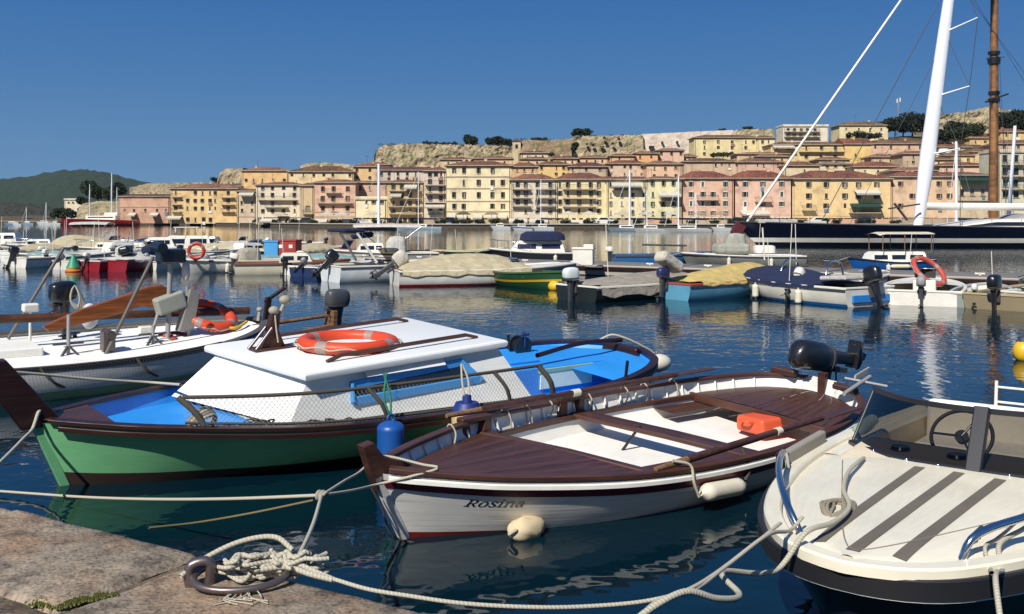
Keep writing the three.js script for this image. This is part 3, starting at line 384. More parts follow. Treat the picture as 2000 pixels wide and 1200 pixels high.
// trees and shrubs on the hill
function tree(name, label, px, top, base, wide, d, m, trunk = true, group = 'trees on the hill') {
  const k = d / FOC, h = (base - top) * k, w = wide * k, y0 = trunk ? Math.min(wallY(base, d), landY(px, d)) : wallY(base, d) - .4, g = thing(name, label, trunk ? 'tree' : 'shrub', group, new V3(wallX(px, d), y0, -d)), by = wallY(base, d) - y0;
  const q = [], N = Math.round(cl(w * h * 60, 300, 2600)), lobes = []; const nl = Math.max(4, Math.round(w / h * 5));
  for (let i = 0; i < nl; i++) lobes.push([rr(-.36, .36) * w, by + h * rr(.34, .74), rr(-.25, .25) * w, rr(.26, .42) * Math.min(w, h * 1.3)]);
  for (let i = 0; i < N; i++) {
    const L = lobes[i % nl], a = rnd() * 2 * PI, c = rr(-1, 1), s = Math.sqrt(1 - c * c), r = L[3] * Math.pow(rnd(), .35), p = new V3(L[0] + r * s * Math.cos(a), L[1] + r * c * .8, L[2] + r * s * Math.sin(a)), e = rr(.25, .6) * Math.min(1, h / 5 + .3), f = new V3(rr(-1, 1), rr(-1, 1), rr(-1, 1)).normalize(), t = new V3(rr(-1, 1), rr(-1, 1), rr(-1, 1)).cross(f).normalize();
    const A = p.clone().addScaledVector(f, e), B = p.clone().addScaledVector(t, e * .6), C = p.clone().addScaledVector(f, -e), D = p.clone().addScaledVector(t, -e * .6); q.push(...A.toArray(), ...B.toArray(), ...C.toArray(), ...A.toArray(), ...C.toArray(), ...D.toArray());
  }
  const ge = new THREE.BufferGeometry(); ge.setAttribute('position', new THREE.Float32BufferAttribute(q, 3)); ge.computeVertexNormals();
  part(g, 'crown', boxUV(ge), m); if (trunk) { const b = [rod([0, -.3, 0], [w * .04, by + h * .5, 0], h * .045, 7, h * .02)]; for (const L of lobes.slice(0, 4)) b.push(rod([w * .03, by + h * .3, 0], [L[0], L[1], L[2]], h * .018, 5, h * .006)); part(g, 'trunk', merge(b), M.bark); } else part(g, 'stem', rod([0, -.3, 0], [0, h * .5, 0], h * .05), M.bark);
  return g;
}
[['broad green tree above the low harbour wall at far left', 190, 352, 397, 46, 372, M.leaf], ['round green tree left of the brick warehouse', 226, 355, 396, 44, 364, M.leaf], ['dark low tree at the left foot of the harbour wall', 163, 372, 410, 24, 375, M.pine],
['pointed pine on the rock bastion', 918, 264, 285, 26, 335, M.pine], ['spreading pine on the rock bastion right of the pointed pine', 965, 266, 286, 34, 338, M.pine], ['round pine at the right end of the rock bastion top', 988, 272, 287, 20, 338, M.pine], ['flat umbrella pine on the brown stone rampart', 1134, 251, 268, 44, 340, M.pine],
['tall dark pine left of the white mast', 1782, 222, 262, 58, 342, M.pine], ['dark pine under the antenna', 1748, 232, 264, 44, 340, M.pine], ['low dark pine beside the skyline villa', 1722, 236, 266, 34, 344, M.pine], ['green tree between the masts below the ruins', 1880, 248, 276, 66, 325, M.leaf], ['green tree right of the white mast head of the pinkish roofs', 1846, 252, 282, 30, 322, M.leaf], ['dark tree at the top right behind the wooden mast', 1982, 216, 250, 62, 346, M.pine], ['dark tree at the right edge below the hilltop ruins', 1998, 232, 262, 40, 338, M.pine], ['dark pine filling the gap between the antenna and the white mast', 1764, 226, 262, 50, 345, M.pine], ['dense pine right of the white mast below the ruins', 1862, 240, 274, 44, 330, M.pine], ['broad dark tree below the ruins left of the wooden mast', 1908, 244, 272, 44, 328, M.leaf], ['small tree at the foot of the redoubt', 421, 346, 358, 14, 318, M.pine]
].forEach(([l, ...a]) => tree('pine_tree', l, ...a));
[['dark hedge patch on the sloping grey bastion', 1060, 297, 306, 60, 312, M.pine], ['green bushes on the terrace of the large pale yellow house', 1412, 297, 308, 52, 300, M.leaf], ['dark scrub along the top of the rock bastion', 860, 277, 285, 90, 330, M.pine], ['green creeper on the sloping bastion corner', 1122, 276, 300, 16, 316, M.leaf], ['scrub on top of the sloping grey bastion', 1050, 268, 276, 50, 328, M.leaf], ['shrubs in front of the skyline villa', 1690, 258, 272, 84, 330, M.leaf], ['clipped hedge on the shore at far left', 124, 408, 428, 54, 366, M.leaf], ['round shrub on the skyline above the dark rampart', 1462, 247, 255, 32, 338, M.pine], ['shrubs at the foot of the rock bastion', 880, 310, 324, 40, 312, M.leaf], ['tuft of scrub on the pale rampart', 1408, 251, 257, 22, 332, M.pine]
].forEach(([l, ...a]) => tree('shrub', l, ...a, false, 'shrubs on the hill'));

// oleander planters along the promenade
[[505, 26], [540, 30], [575, 24], [612, 22], [655, 26], [690, 20], [735, 24], [778, 22], [815, 26], [862, 30], [895, 34], [930, 36], [968, 30], [1012, 20], [1055, 18], [1105, 22], [1150, 24], [1198, 22], [1248, 22], [1300, 24], [1350, 24], [1395, 22], [1440, 30], [1500, 34], [1560, 36], [1625, 40], [1690, 40], [1750, 30]].forEach(([px, w], i) => { const d = shoreD(px) + 3.2; tree('promenade_shrub', 'dark leafy promenade shrub, ' + ['first', 'second', 'third', 'fourth', 'fifth', 'sixth', 'seventh', 'eighth', 'ninth', 'tenth', 'eleventh', 'twelfth', 'thirteenth', 'fourteenth', 'fifteenth', 'sixteenth', 'seventeenth', 'eighteenth', 'nineteenth', 'twentieth', 'twenty-first', 'twenty-second', 'twenty-third', 'twenty-fourth', 'twenty-fifth', 'twenty-sixth', 'twenty-seventh', 'twenty-eighth'][i] + ' of the row from the left', px, 437.5 - rr(6, 10), 438.5, w, d, i % 3 ? M.pine : M.leaf, false, 'shrubs along the promenade'); });
{ // scrub on the slopes and on the rock faces
  const q = [], tuft = (x, y, z, r) => { for (let i = 0; i < 14; i++) { const p = new V3(x + rr(-1, 1) * r, y + rr(0, 1) * r * .9, z + rr(-.6, .8) * r), f = new V3(rr(-1, 1), rr(-1, 1), rr(-1, 1)).normalize().multiplyScalar(r * .45), t = new V3(rr(-1, 1), rr(-1, 1), rr(-1, 1)).normalize().multiplyScalar(r * .3); q.push(...p.clone().add(f).toArray(), ...p.clone().add(t).toArray(), ...p.clone().sub(f).toArray()); } };
  for (let i = 0; i < 420; i++) { const px = rr(430, 2050), d = shoreD(px) + rr(50, 190); tuft(wallX(px, d), landY(px, d) - .4, -d, rr(.4, 1.3)); }
  for (let i = 0; i < 130; i++) { const px = rr(736, 1000); tuft(wallX(px, 321), wallY(rr(283, 330), 321), -320.2, rr(.15, .55)); } for (let i = 0; i < 60; i++) { const px = rr(736, 1250); tuft(wallX(px, 324), wallY(px < 1005 ? 283 : px < 1116 ? 273 : 266, 324), -325 - rr(0, 6), rr(.4, .9)); }
  const ge = new THREE.BufferGeometry(); ge.setAttribute('position', new THREE.Float32BufferAttribute(q, 3)); ge.computeVertexNormals(); tag(part(scene, 'hillside_scrub', boxUV(ge), M.leaf), 'low green scrub scattered over the rocky slope and walls', null, null, 'stuff');
}
scene.fog = new THREE.FogExp2(new THREE.Color(.62, .74, .92), .00003);

// ---------------------------------------------------------------- boat building
function spl(pts) { // smooth curve through points
  const n = pts.length, m = pts.map((p, i) => { const a = pts[Math.max(0, i - 1)], b = pts[Math.min(n - 1, i + 1)]; return (b[1] - a[1]) / (b[0] - a[0]); });
  return (x) => { if (x <= pts[0][0]) return pts[0][1]; if (x >= pts[n - 1][0]) return pts[n - 1][1]; let i = 0; while (x > pts[i + 1][0]) i++; const h = pts[i + 1][0] - pts[i][0], t = (x - pts[i][0]) / h, t2 = t * t, t3 = t2 * t; return (2 * t3 - 3 * t2 + 1) * pts[i][1] + (t3 - 2 * t2 + t) * h * m[i] + (-2 * t3 + 3 * t2) * pts[i + 1][1] + (t3 - t2) * h * m[i + 1]; };
}
const gozzoBeam = spl([[0, .015], [.04, .2], [.14, .52], [.3, .88], [.5, 1], [.7, .95], [.85, .76], [.95, .45], [1, .05]]);
const motorBeam = spl([[0, .03], [.05, .3], [.15, .62], [.3, .87], [.5, 1], [.75, .99], [1, .93]]);
const flareV = spl([[0, .85], [.15, .62], [.4, .38], [.7, .36], [.9, .5], [1, .6]]), flareM = spl([[0, .9], [.2, .55], [.5, .28], [1, .22]]);
// local axes: x from bow to stern, y up from the water, z towards the near side
function hull(o) {
  const S = o.sheer, K = o.keel ?? (() => -.3), beam = o.beam ?? gozzoBeam, p = o.p ?? flareV, rake = o.rake ?? .35, sr = o.srake ?? 0;
  const f = (t, y) => cl((y - K(t)) / (S(t) - K(t)), 0, 1);
  const E = o.e ?? (() => 1), hb = (t, y, off = 0) => Math.max(.004, beam(t) * o.B / 2 * Math.pow(Math.max(.0005, 1 - Math.pow(1 - f(t, y), E(t))), p(t)) + off); // e above 1: topsides turn upright towards the rail
  const X = (t, y) => t * o.L + (1 - f(t, y)) * (rake * Math.pow(1 - t, 3) - sr * Math.pow(t, 6));
  const et = (u) => u < .5 ? .5 * Math.pow(2 * u, 1.5) : 1 - .5 * Math.pow(2 - 2 * u, 1.5);
  const pt = (t, y, side, off = 0) => [X(t, y), y, side * hb(t, y, off)];
  const nT = o.nT ?? 40;
  const side = (y0, y1, off, s, t0 = 0, t1 = 1, nV = 6) => surf((u, v) => { const t = mix(t0, t1, et(u)); return pt(t, mix(y0(t), y1(t), v), s, off); }, nT, nV);
  const band = (y0, y1, off = 0, t0 = 0, t1 = 1, nV = 6) => merge([side(y0, y1, off, 1, t0, t1, nV), side(y0, y1, off, -1, t0, t1, nV)]);
  const transom = (y0, y1, off = 0) => surf((u, v) => { const y = mix(y0, y1, v), h = hb(1, y, off); return [X(1, y) + .001, y, mix(-h, h, u)]; }, 8, 6);
  const path = (s, dy = 0, off = 0, t0 = 0, t1 = 1, n = nT) => Array.from({ length: n + 1 }, (_, i) => { const t = mix(t0, t1, et(i / n)); return [X(t, S(t)), S(t) + dy, s * Math.max(.004, hb(t, S(t), off))]; });
  const line = (s, dy, off, t0 = 0, t1 = 1, n = nT) => Array.from({ length: n + 1 }, (_, i) => { const t = mix(t0, t1, i / n), y = S(t) + dy; return [X(t, y), y, s * hb(t, y, off)]; });
  const deck = (t0, t1, yf, inset = 0, camber = 0, nu = 20) => surf((u, v) => { const t = mix(t0, t1, u), w = v * 2 - 1, y = yf(t), h = Math.max(.002, hb(t, Math.min(y, S(t)), -inset)); return [X(t, y), y + camber * (1 - w * w), w * h]; }, nu, 8);
  return { ...o, S, K, hb, X, pt, side, band, transom, path, line, deck };
}
const kind = (o, k = 'stuff') => { o.userData.kind = k; return o; };
function grp(parent, name, pos, rot, label) { const g = new THREE.Group(); g.name = name; parent.add(g); if (pos) g.position.set(...pos); if (rot) g.rotation.set(...rot); if (label) g.userData.label = label; return g; }
function superRing(cx, y, cz, a, b, n = 18, e = .62) { const r = []; for (let i = 0; i < n; i++) { const t = i / n * 2 * PI, c = Math.cos(t), s = Math.sin(t); r.push([cx + a * Math.sign(c) * Math.pow(Math.abs(c), e), y, cz + b * Math.sign(s) * Math.pow(Math.abs(s), e)]); } return r; }
function outboard(parent, x, y, z, s = 1, tilt = 0, cm = M.black, turn = 0, label, tall = 1, fat = 1) { // pivots on its clamp; tilt swings the leg aft and up
  const g = grp(parent, 'outboard', [x, y, z], [0, turn, tilt], label), q = (ge) => ge.scale(s, s, s);
  const prof = [[.05, .14, .10, .02], [.08, .215, .14, .02], [.16, .25, .155, .03], [.27, .25, .15, .035], [.345, .235, .135, .03], [.385, .19, .105, .015], [.405, .10, .06, 0], [.41, .02, .02, 0]];
  part(g, 'cowl', q(loft(prof.map(([h, a, b, o2]) => superRing(.10 + o2, h * tall + .06, 0, a * fat, b, 20, .72)))), cm);
  part(g, 'cowl_band', q(loft([[.085, .2], [.125, .208]].map(([h, a]) => superRing(.122, h + .06, 0, a * 1.14 * fat, .15, 20, .72)))), M.darkGrey);
  part(g, 'leg', q(merge([loft([[.10, .11, .085], [-.05, .085, .06], [-.35, .075, .04], [-.55, .085, .035]].map(([h, a, b]) => superRing(.14, h, 0, a, b))), box(.34, .018, .16, .2, -.5, 0), ball(.055, .15, -.64, 0, 2.6, 1, 1), prism([[.02, 0], [.17, 0], [.13, -.16], [.06, -.13]], .014).translate(.08, -.66, -.007), loft([[-.5, .085, .03], [-.64, .09, .025]].map(([h, a, b]) => superRing(.15, h, 0, a, b)))])), cm === M.black ? M.black : M.darkGrey);
  part(g, 'clamp', q(merge([box(.06, .3, .2, 0, -.08, 0), box(.16, .05, .12, -.05, .08, 0), rod([-.02, -.02, .07], [-.16, -.06, .07], .012), rod([-.02, -.02, -.07], [-.16, -.06, -.07], .012)])), M.darkGrey);
  const bl = []; for (let k = 0; k < 3; k++) { const a = k * 2 * PI / 3; bl.push(put(clean(new THREE.SphereGeometry(.075, 8, 6)).scale(.16, 1, .55), 0, .085, 0, 0, .5, 0).applyMatrix4(new THREE.Matrix4().makeRotationX(a))); } bl.push(clean(new THREE.CylinderGeometry(.03, .035, .09, 10).rotateZ(PI / 2))); part(g, 'propeller', q(merge(bl).translate(.31, -.64, 0)), M.darkGrey);
  return g;
}
function lifebuoy(label, pos, R, r, rot = [PI / 2, 0, 0], turn = 0, m = M.orange) {
  const g = thing('lifebuoy', label, 'lifebuoy', 'orange lifebuoys', pos); g.rotation.set(rot[0], rot[1], rot[2], 'YXZ');
  part(g, 'ring', clean(new THREE.TorusGeometry(R, r, 14, 48)).scale(1, 1, .85), m);
  for (let k = 0; k < 4; k++) { const b = part(g, 'reflective_band', clean(new THREE.TorusGeometry(R, r * 1.025, 12, 6, .24)).scale(1, 1, .86), M.band); b.rotation.z = turn + k * PI / 2; }
  const pts = []; for (let k = 0; k < 32; k++) { const a = turn + .12 + k / 32 * 2 * PI, e = 1 + .07 * Math.abs(Math.sin(k / 32 * 4 * PI)) + .5 * r / R; pts.push([R * e * Math.cos(a) * 1.06, R * e * Math.sin(a) * 1.06, r * .2 * Math.sin(k * 2.1)]); }
  part(g, 'grab_line', tube(pts, r * .11, 5, 64, true), M.rope); return g;
}
function fenderGeo(len, r) { const p = []; for (let i = 0; i <= 14; i++) { const a = i / 14, e = Math.min(a, 1 - a) * 7; p.push(new THREE.Vector2(r * Math.min(1, Math.sqrt(Math.min(1, e * 1.15 + .02))), (a - .5) * len)); } return merge([clean(new THREE.LatheGeometry(p, 16)), put(clean(new THREE.TorusGeometry(r * .26, r * .1, 6, 12)), 0, len / 2 + r * .14, 0), put(clean(new THREE.TorusGeometry(r * .26, r * .1, 6, 12)), 0, -len / 2 - r * .14, 0)]); }
function rope(name, label, pts, r, m = M.rope, group = 'ropes') { return single(name, tube(pts, r, 7, pts.length * 8), m, label, 'rope', group); }
const sag = (a, b, drop, n = 8) => Array.from({ length: n + 1 }, (_, i) => { const f = i / n, p = a.clone().lerp(b, f); p.y -= drop * 4 * f * (1 - f); return p; });
const toWorld = (g, p) => { g.updateMatrixWorld(true); return g.localToWorld(V(p).clone()); };

// ---------------------------------------------------------------- white wooden rowing boat with brown trim
const RO = thing('rowing_boat', 'white wooden boat with brown deck and the name Rosina on its bow', 'boat', 'boats moored at the near quay', new V3(-.99, 0, -6.87), 42 * PI / 180);
const heel = (g, a) => { g.rotation.order = 'YXZ'; g.rotation.x = a; }; heel(RO, .085); // lists a little towards the viewer
const RH = hull({ L: 5.9, B: 2.16, sheer: spl([[0, .56], [.15, .49], [.4, .435], [.65, .43], [.85, .46], [1, .52]]), keel: spl([[0, -.38], [.1, -.42], [.9, -.42], [1, -.3]]), rake: .52, srake: .25, nT: 88,
  beam: spl([[0, .02], [.04, .2], [.14, .52], [.3, .86], [.5, 1], [.7, .97], [.85, .83], [.95, .56], [1, .14]]), p: spl([[0, .75], [.15, .6], [.35, .5], [.6, .45], [.85, .55], [1, .7]]), e: spl([[0, 1.1], [.2, 1.4], [.5, 1.55], [1, 1.3]]) });
{
  const h = RH, S = h.S, up = (k) => (t) => S(t) - k;
  part(RO, 'bottom', h.band((t) => -.4, (t) => mix(.05, .025, t), 0), M.redPaint, 'dull red antifouling paint below the waterline');
  part(RO, 'topside', merge([h.band((t) => mix(.05, .025, t), up(.03), 0, 0, 1, 26), h.transom(.02, .54)]), M.hullWhite);
  part(RO, 'stripe', h.band(up(.145), up(.08), .008), M.maroon, 'maroon stripe under the white rubbing strake');
  for (const s of [1, -1]) { part(RO, 'rubbing_strake', sweep(h.path(s, -.055, .0, .012, 1), .03, .035), M.inWhite); part(RO, 'gunwale', sweep(h.path(s, .008, -.028, .014, .995), .075, .032), M.mahog); part(RO, 'stringer', sweep(h.line(s, -.145, -.085, .10, .97), .04, .05), M.mahog); }
  part(RO, 'inner_skin', h.band((t) => .03, up(.008), -.03, .02, .99, 10), M.inWhite);
  part(RO, 'ceiling', h.band(() => .05, up(.165), -.07, .08, .97, 8), M.inWhite); part(RO, 'floor', h.deck(.10, .97, () => .13, .03, -.03), M.inWhite);
  for (let i = 0; i < 24; i++) { const t = .06 + i * .038; for (const s of [-1, 1]) { const a = S(t) - .03, pts = []; for (let k = 0; k <= 5; k++) { const y = mix(a, .06, k / 5), p = h.pt(t, y, s, -.045); pts.push(p); } part(RO, 'rib', tube(pts, .013, 5, 6), M.inWhite); } }
  // fore deck of planks, aft edge beam, side deck, thwart, stern sheets
  const dk = (a, b, w0, w1, dy, label) => { for (let k = 0; k < 9; k++) { const v0 = mix(w0, w1, k / 9), v1 = mix(w0, w1, (k + 1) / 9) - .003; part(RO, 'deck_plank', surf((u, v) => { const w = mix(v0, v1, v), t = mix(a, b + (a < .1 ? .045 * w : 0), u), y = S(t) - dy, hh = h.hb(t, y, -.05); return [h.X(t, y), y + .03 * (1 - w * w) + (k % 2 ? .0015 : 0), w * hh]; }, 14, 2), M.mahog); } };
  part(RO, 'deck_base', surf((u, v) => { const w = v * 2 - 1, t = mix(.03, .322 + .045 * w, u), y = S(t) - .118; return [h.X(t, y), y + .03 * (1 - w * w), w * h.hb(t, y, -.05)]; }, 14, 8), M.mahogDark); dk(.03, .325, -.985, .985, .10); dk(.80, .975, -.985, .985, .12);
  const cross = (t, y, w, th, name, over = -.035, sk = 0) => part(RO, name, sweep([[(t - sk) * h.L, y, -h.hb(t - sk, y, over)], [t * h.L, y + .012, 0], [(t + sk) * h.L, y, h.hb(t + sk, y, over)]], w, th), M.mahog);
  cross(.328, S(.33) - .10, .09, .05, 'deck_beam', -.035, .043); cross(.555, S(.545) - .13, .22, .04, 'thwart', -.035, .035); cross(.80, S(.8) - .15, .05, .08, 'deck_beam');
  for (let k = 0; k < 3; k++) part(RO, 'side_bench_plank', surf((u, v) => { const t = mix(.36, .60, u), y = S(t) - .12, w = mix(.52 + k * .155, .672 + k * .155, v); return [h.X(t, y), y + (u == 0 || u == 1 ? 0 : .003 * (k % 2)), w * h.hb(t, y, -.04)]; }, 8, 2), M.mahog);
  for (let k = 0; k < 2; k++) part(RO, 'stern_bench_plank', surf((u, v) => { const t = mix(.70, .82, u), y = S(t) - .2, w = mix(-.99 + k * .16, -.835 + k * .16, v); return [h.X(t, y), y, w * h.hb(t, y, -.04)]; }, 8, 2), M.mahog);
  // stem post with a raised head, stern post, keel shoe
  part(RO, 'stem_post', prism([[-.12, .735], [-.045, .75], [.05, .64], [.22, .575], [.30, .545], [.05, .52], [-.02, .5], [.02, .40], [-.035, .52]], .07, .008).translate(0, 0, -.035), M.mahog);
  part(RO, 'stem', prism([[-.03, .54], [.03, .54], [.345, -.05], [.56, -.40], [.50, -.40], [.285, -.05]], .05, .006).translate(0, 0, -.025), M.hullWhite);
  part(RO, 'stern_post', box(.07, .62, .09, h.L + .0, .3, 0, 0, 0, .1), M.mahog);
  // knees: pairs of uprights with hand holes on the far side
  for (const t of [.27, .505]) { const y = S(t) - .14, z = -h.hb(t, S(t), -.06), k = grp(RO, 'rowlock_block', [t * h.L, y, z]); for (const s of [-1, 1]) part(k, 'cheek', prism([[-.05, 0], [.05, 0], [.04, .17], [-.02, .19]], .07, .006).translate(s * .12, -.01, -.035), M.mahog); part(k, 'bridge', rbox(.34, .045, .09, .012, 0, .18, 0), M.mahog); part(k, 'foot', rbox(.42, .035, .12, .01, 0, -.005, .03), M.mahog); }
  // lashings looped over the far rail
  for (const t of [.21, .35, .40, .455, .55, .64, .69, .76]) { const b = rr(-.05, .05); part(RO, 'lashing', tube([h.pt(t, S(t) - .13, -1, -.06), h.pt(t + .004, S(t) - .02, -1, -.085), h.pt(t, S(t) + .05, -1, -.03), h.pt(t - .002, S(t) - .03, -1, .03)].map((p, i) => [p[0] + (i == 0 ? b : 0), p[1], p[2]]), .009, 5, 14), M.rope); }
  // engine shaft lever and bilge post
  part(RO, 'tiller_lever', rod([.545 * h.L - .05, .34, -.28], [.545 * h.L - .2, .06, -.38], .014), M.black);
  part(RO, 'thwart_strut', rod([.545 * h.L, .30, .52], [.545 * h.L, .07, .55], .014), M.black);
  outboard(RO, h.L + .50, .56, -.22, .96, 1.42, M.black, 0, 'black outboard motor tilted up out of the water', 1.9, .70);
  part(RO, 'quarter_block', rbox(.12, .07, .3, .02, h.L - .16, .56, -.4), M.mahog); part(RO, 'quarter_block', rbox(.1, .06, .26, .02, h.L - .3, .56, .42), M.mahog);
  // anchor lying on the near quarter
  part(RO, 'grapnel', merge([rod([5.25, .58, .6], [5.95, .66, .5], .022), prism([[0, 0], [.26, .05], [.3, .12], [.02, .06]], .02).translate(5.75, .62, .42), rod([5.7, .64, .35], [5.85, .62, .75], .016)]), M.grey);
  // name on the bow, set on the curve of the planking
  const font = await new FontLoader().loadAsync('fonts/droid/droid_serif_regular.typeface.json');
  const tg = new TextGeometry('Rosina', { font, size: .060, depth: .0006, curveSegments: 4, bevelEnabled: false }), p = tg.attributes.position;
  for (let i = 0; i < p.count; i++) { const px = p.getX(i) * 1.45, py = p.getY(i), x = .56 + px + py * .35, y = .272 + py - px * .035, w = h.S(.1) - .1; let t = x / h.L; for (let k = 0; k < 12; k++) t += (x - h.X(cl(t, 0, 1), y)) / h.L; p.setXYZ(i, x, y, h.hb(cl(t, .001, 1), y, .0018 + p.getZ(i))); }
  tg.computeVertexNormals(); part(RO, 'name_lettering', clean(tg), M.black, 'dark slanted serif letters spelling Rosina');
}
{ // things lying in and on the boat
  const W = (x, y, z) => toWorld(RO, [x, y, z]), h = RH, tr = 42 * PI / 180;
  const oar = (label, a, b, bands) => { const g = thing('oar', label, 'oar', 'oars of the white wooden boat'), A = W(...a), B = W(...b), d = B.clone().sub(A), n = d.clone().normalize(); part(g, 'shaft', rod(A, B, .032, 10, .028), M.mahog); part(g, 'handle', rod(A.clone().addScaledVector(n, -.38), A, .02, 8, .03), M.teak); for (const f of bands) part(g, 'collar', rod(A.clone().lerp(B, f), A.clone().lerp(B, f + .035), .036, 10), M.fender); const bl = put(rbox(.62, .012, .14, .005, 0, 0, 0), 0, 0, 0); bl.applyQuaternion(new THREE.Quaternion().setFromUnitVectors(new V3(1, 0, 0), n)); const e = B.clone().addScaledVector(n, .3); part(g, 'blade', bl.translate(e.x, e.y, e.z), M.mahog); };
  oar('long brown oar lying along the far rail with a cream collar', [1.75, .525, -.93], [4.5, .545, -.93], [.42]);
  oar('brown oar lying along the near rail toward the stern', [2.3, .49, .93], [4.3, .545, .92], [.62]);
  const bx = thing('fuel_box', 'orange plastic box wedged before the stern deck', 'box', null, W(4.80, .15, .1), tr - .15); part(bx, 'tank', rbox(.70, .16, .36, .04, 0, .09, 0), M.orangeBox); part(bx, 'lid_panel', rbox(.2, .02, .1, .008, .0, .175, 0), M.grey); part(bx, 'carry_handle', tube([[-.34, .12, .06], [-.42, .14, .05], [-.42, .14, -.05], [-.34, .12, -.06]], .015, 6), M.orangeBox);
  const f1 = thing('fender', 'long white fender hanging sideways under the rail of the white wooden boat', 'fender', 'fenders', W(2.6, .24, h.hb(.44, .24) + .07), tr); part(f1, 'body', fenderGeo(.56, .07).rotateZ(PI / 2 - .07), M.fender); part(f1, 'lanyard', tube([[-.31, .0, 0], [-.36, .12, -.01], [-.36, .24, -.04], [-.5, .29, -.1]], .012, 6), M.rope); part(f1, 'end_sleeve', tube([[.3, .02, 0], [.36, .1, 0], [.33, .26, -.05]], .014, 6), M.ropeDark);
  const f2 = thing('float', 'weathered foam float lying against the bow waterline of the white boat', 'float', null, W(.98, .10, h.hb(.15, .06) + .10), tr); const fg = ball(.125, 0, 0, 0, 1.35, .72, .8, 20), fp = fg.attributes.position; for (let i = 0; i < fp.count; i++) { const k = 1 + (vnoise(fp.getX(i) * 22 + 5, fp.getY(i) * 22 + fp.getZ(i) * 17, 3) - .5) * .22; fp.setXYZ(i, fp.getX(i) * k, fp.getY(i) * k, fp.getZ(i) * k); } const fm = mergeVertices(fg); fm.deleteAttribute('normal'); fm.computeVertexNormals(); part(f2, 'foam_body', fm, mat([.62, .52, .34], .95, { map: T.grime })); part(f2, 'rope_stub', tube([[-.1, .0, .02], [-.16, .03, .05], [-.2, 0, .02]], .012), M.rope);
}

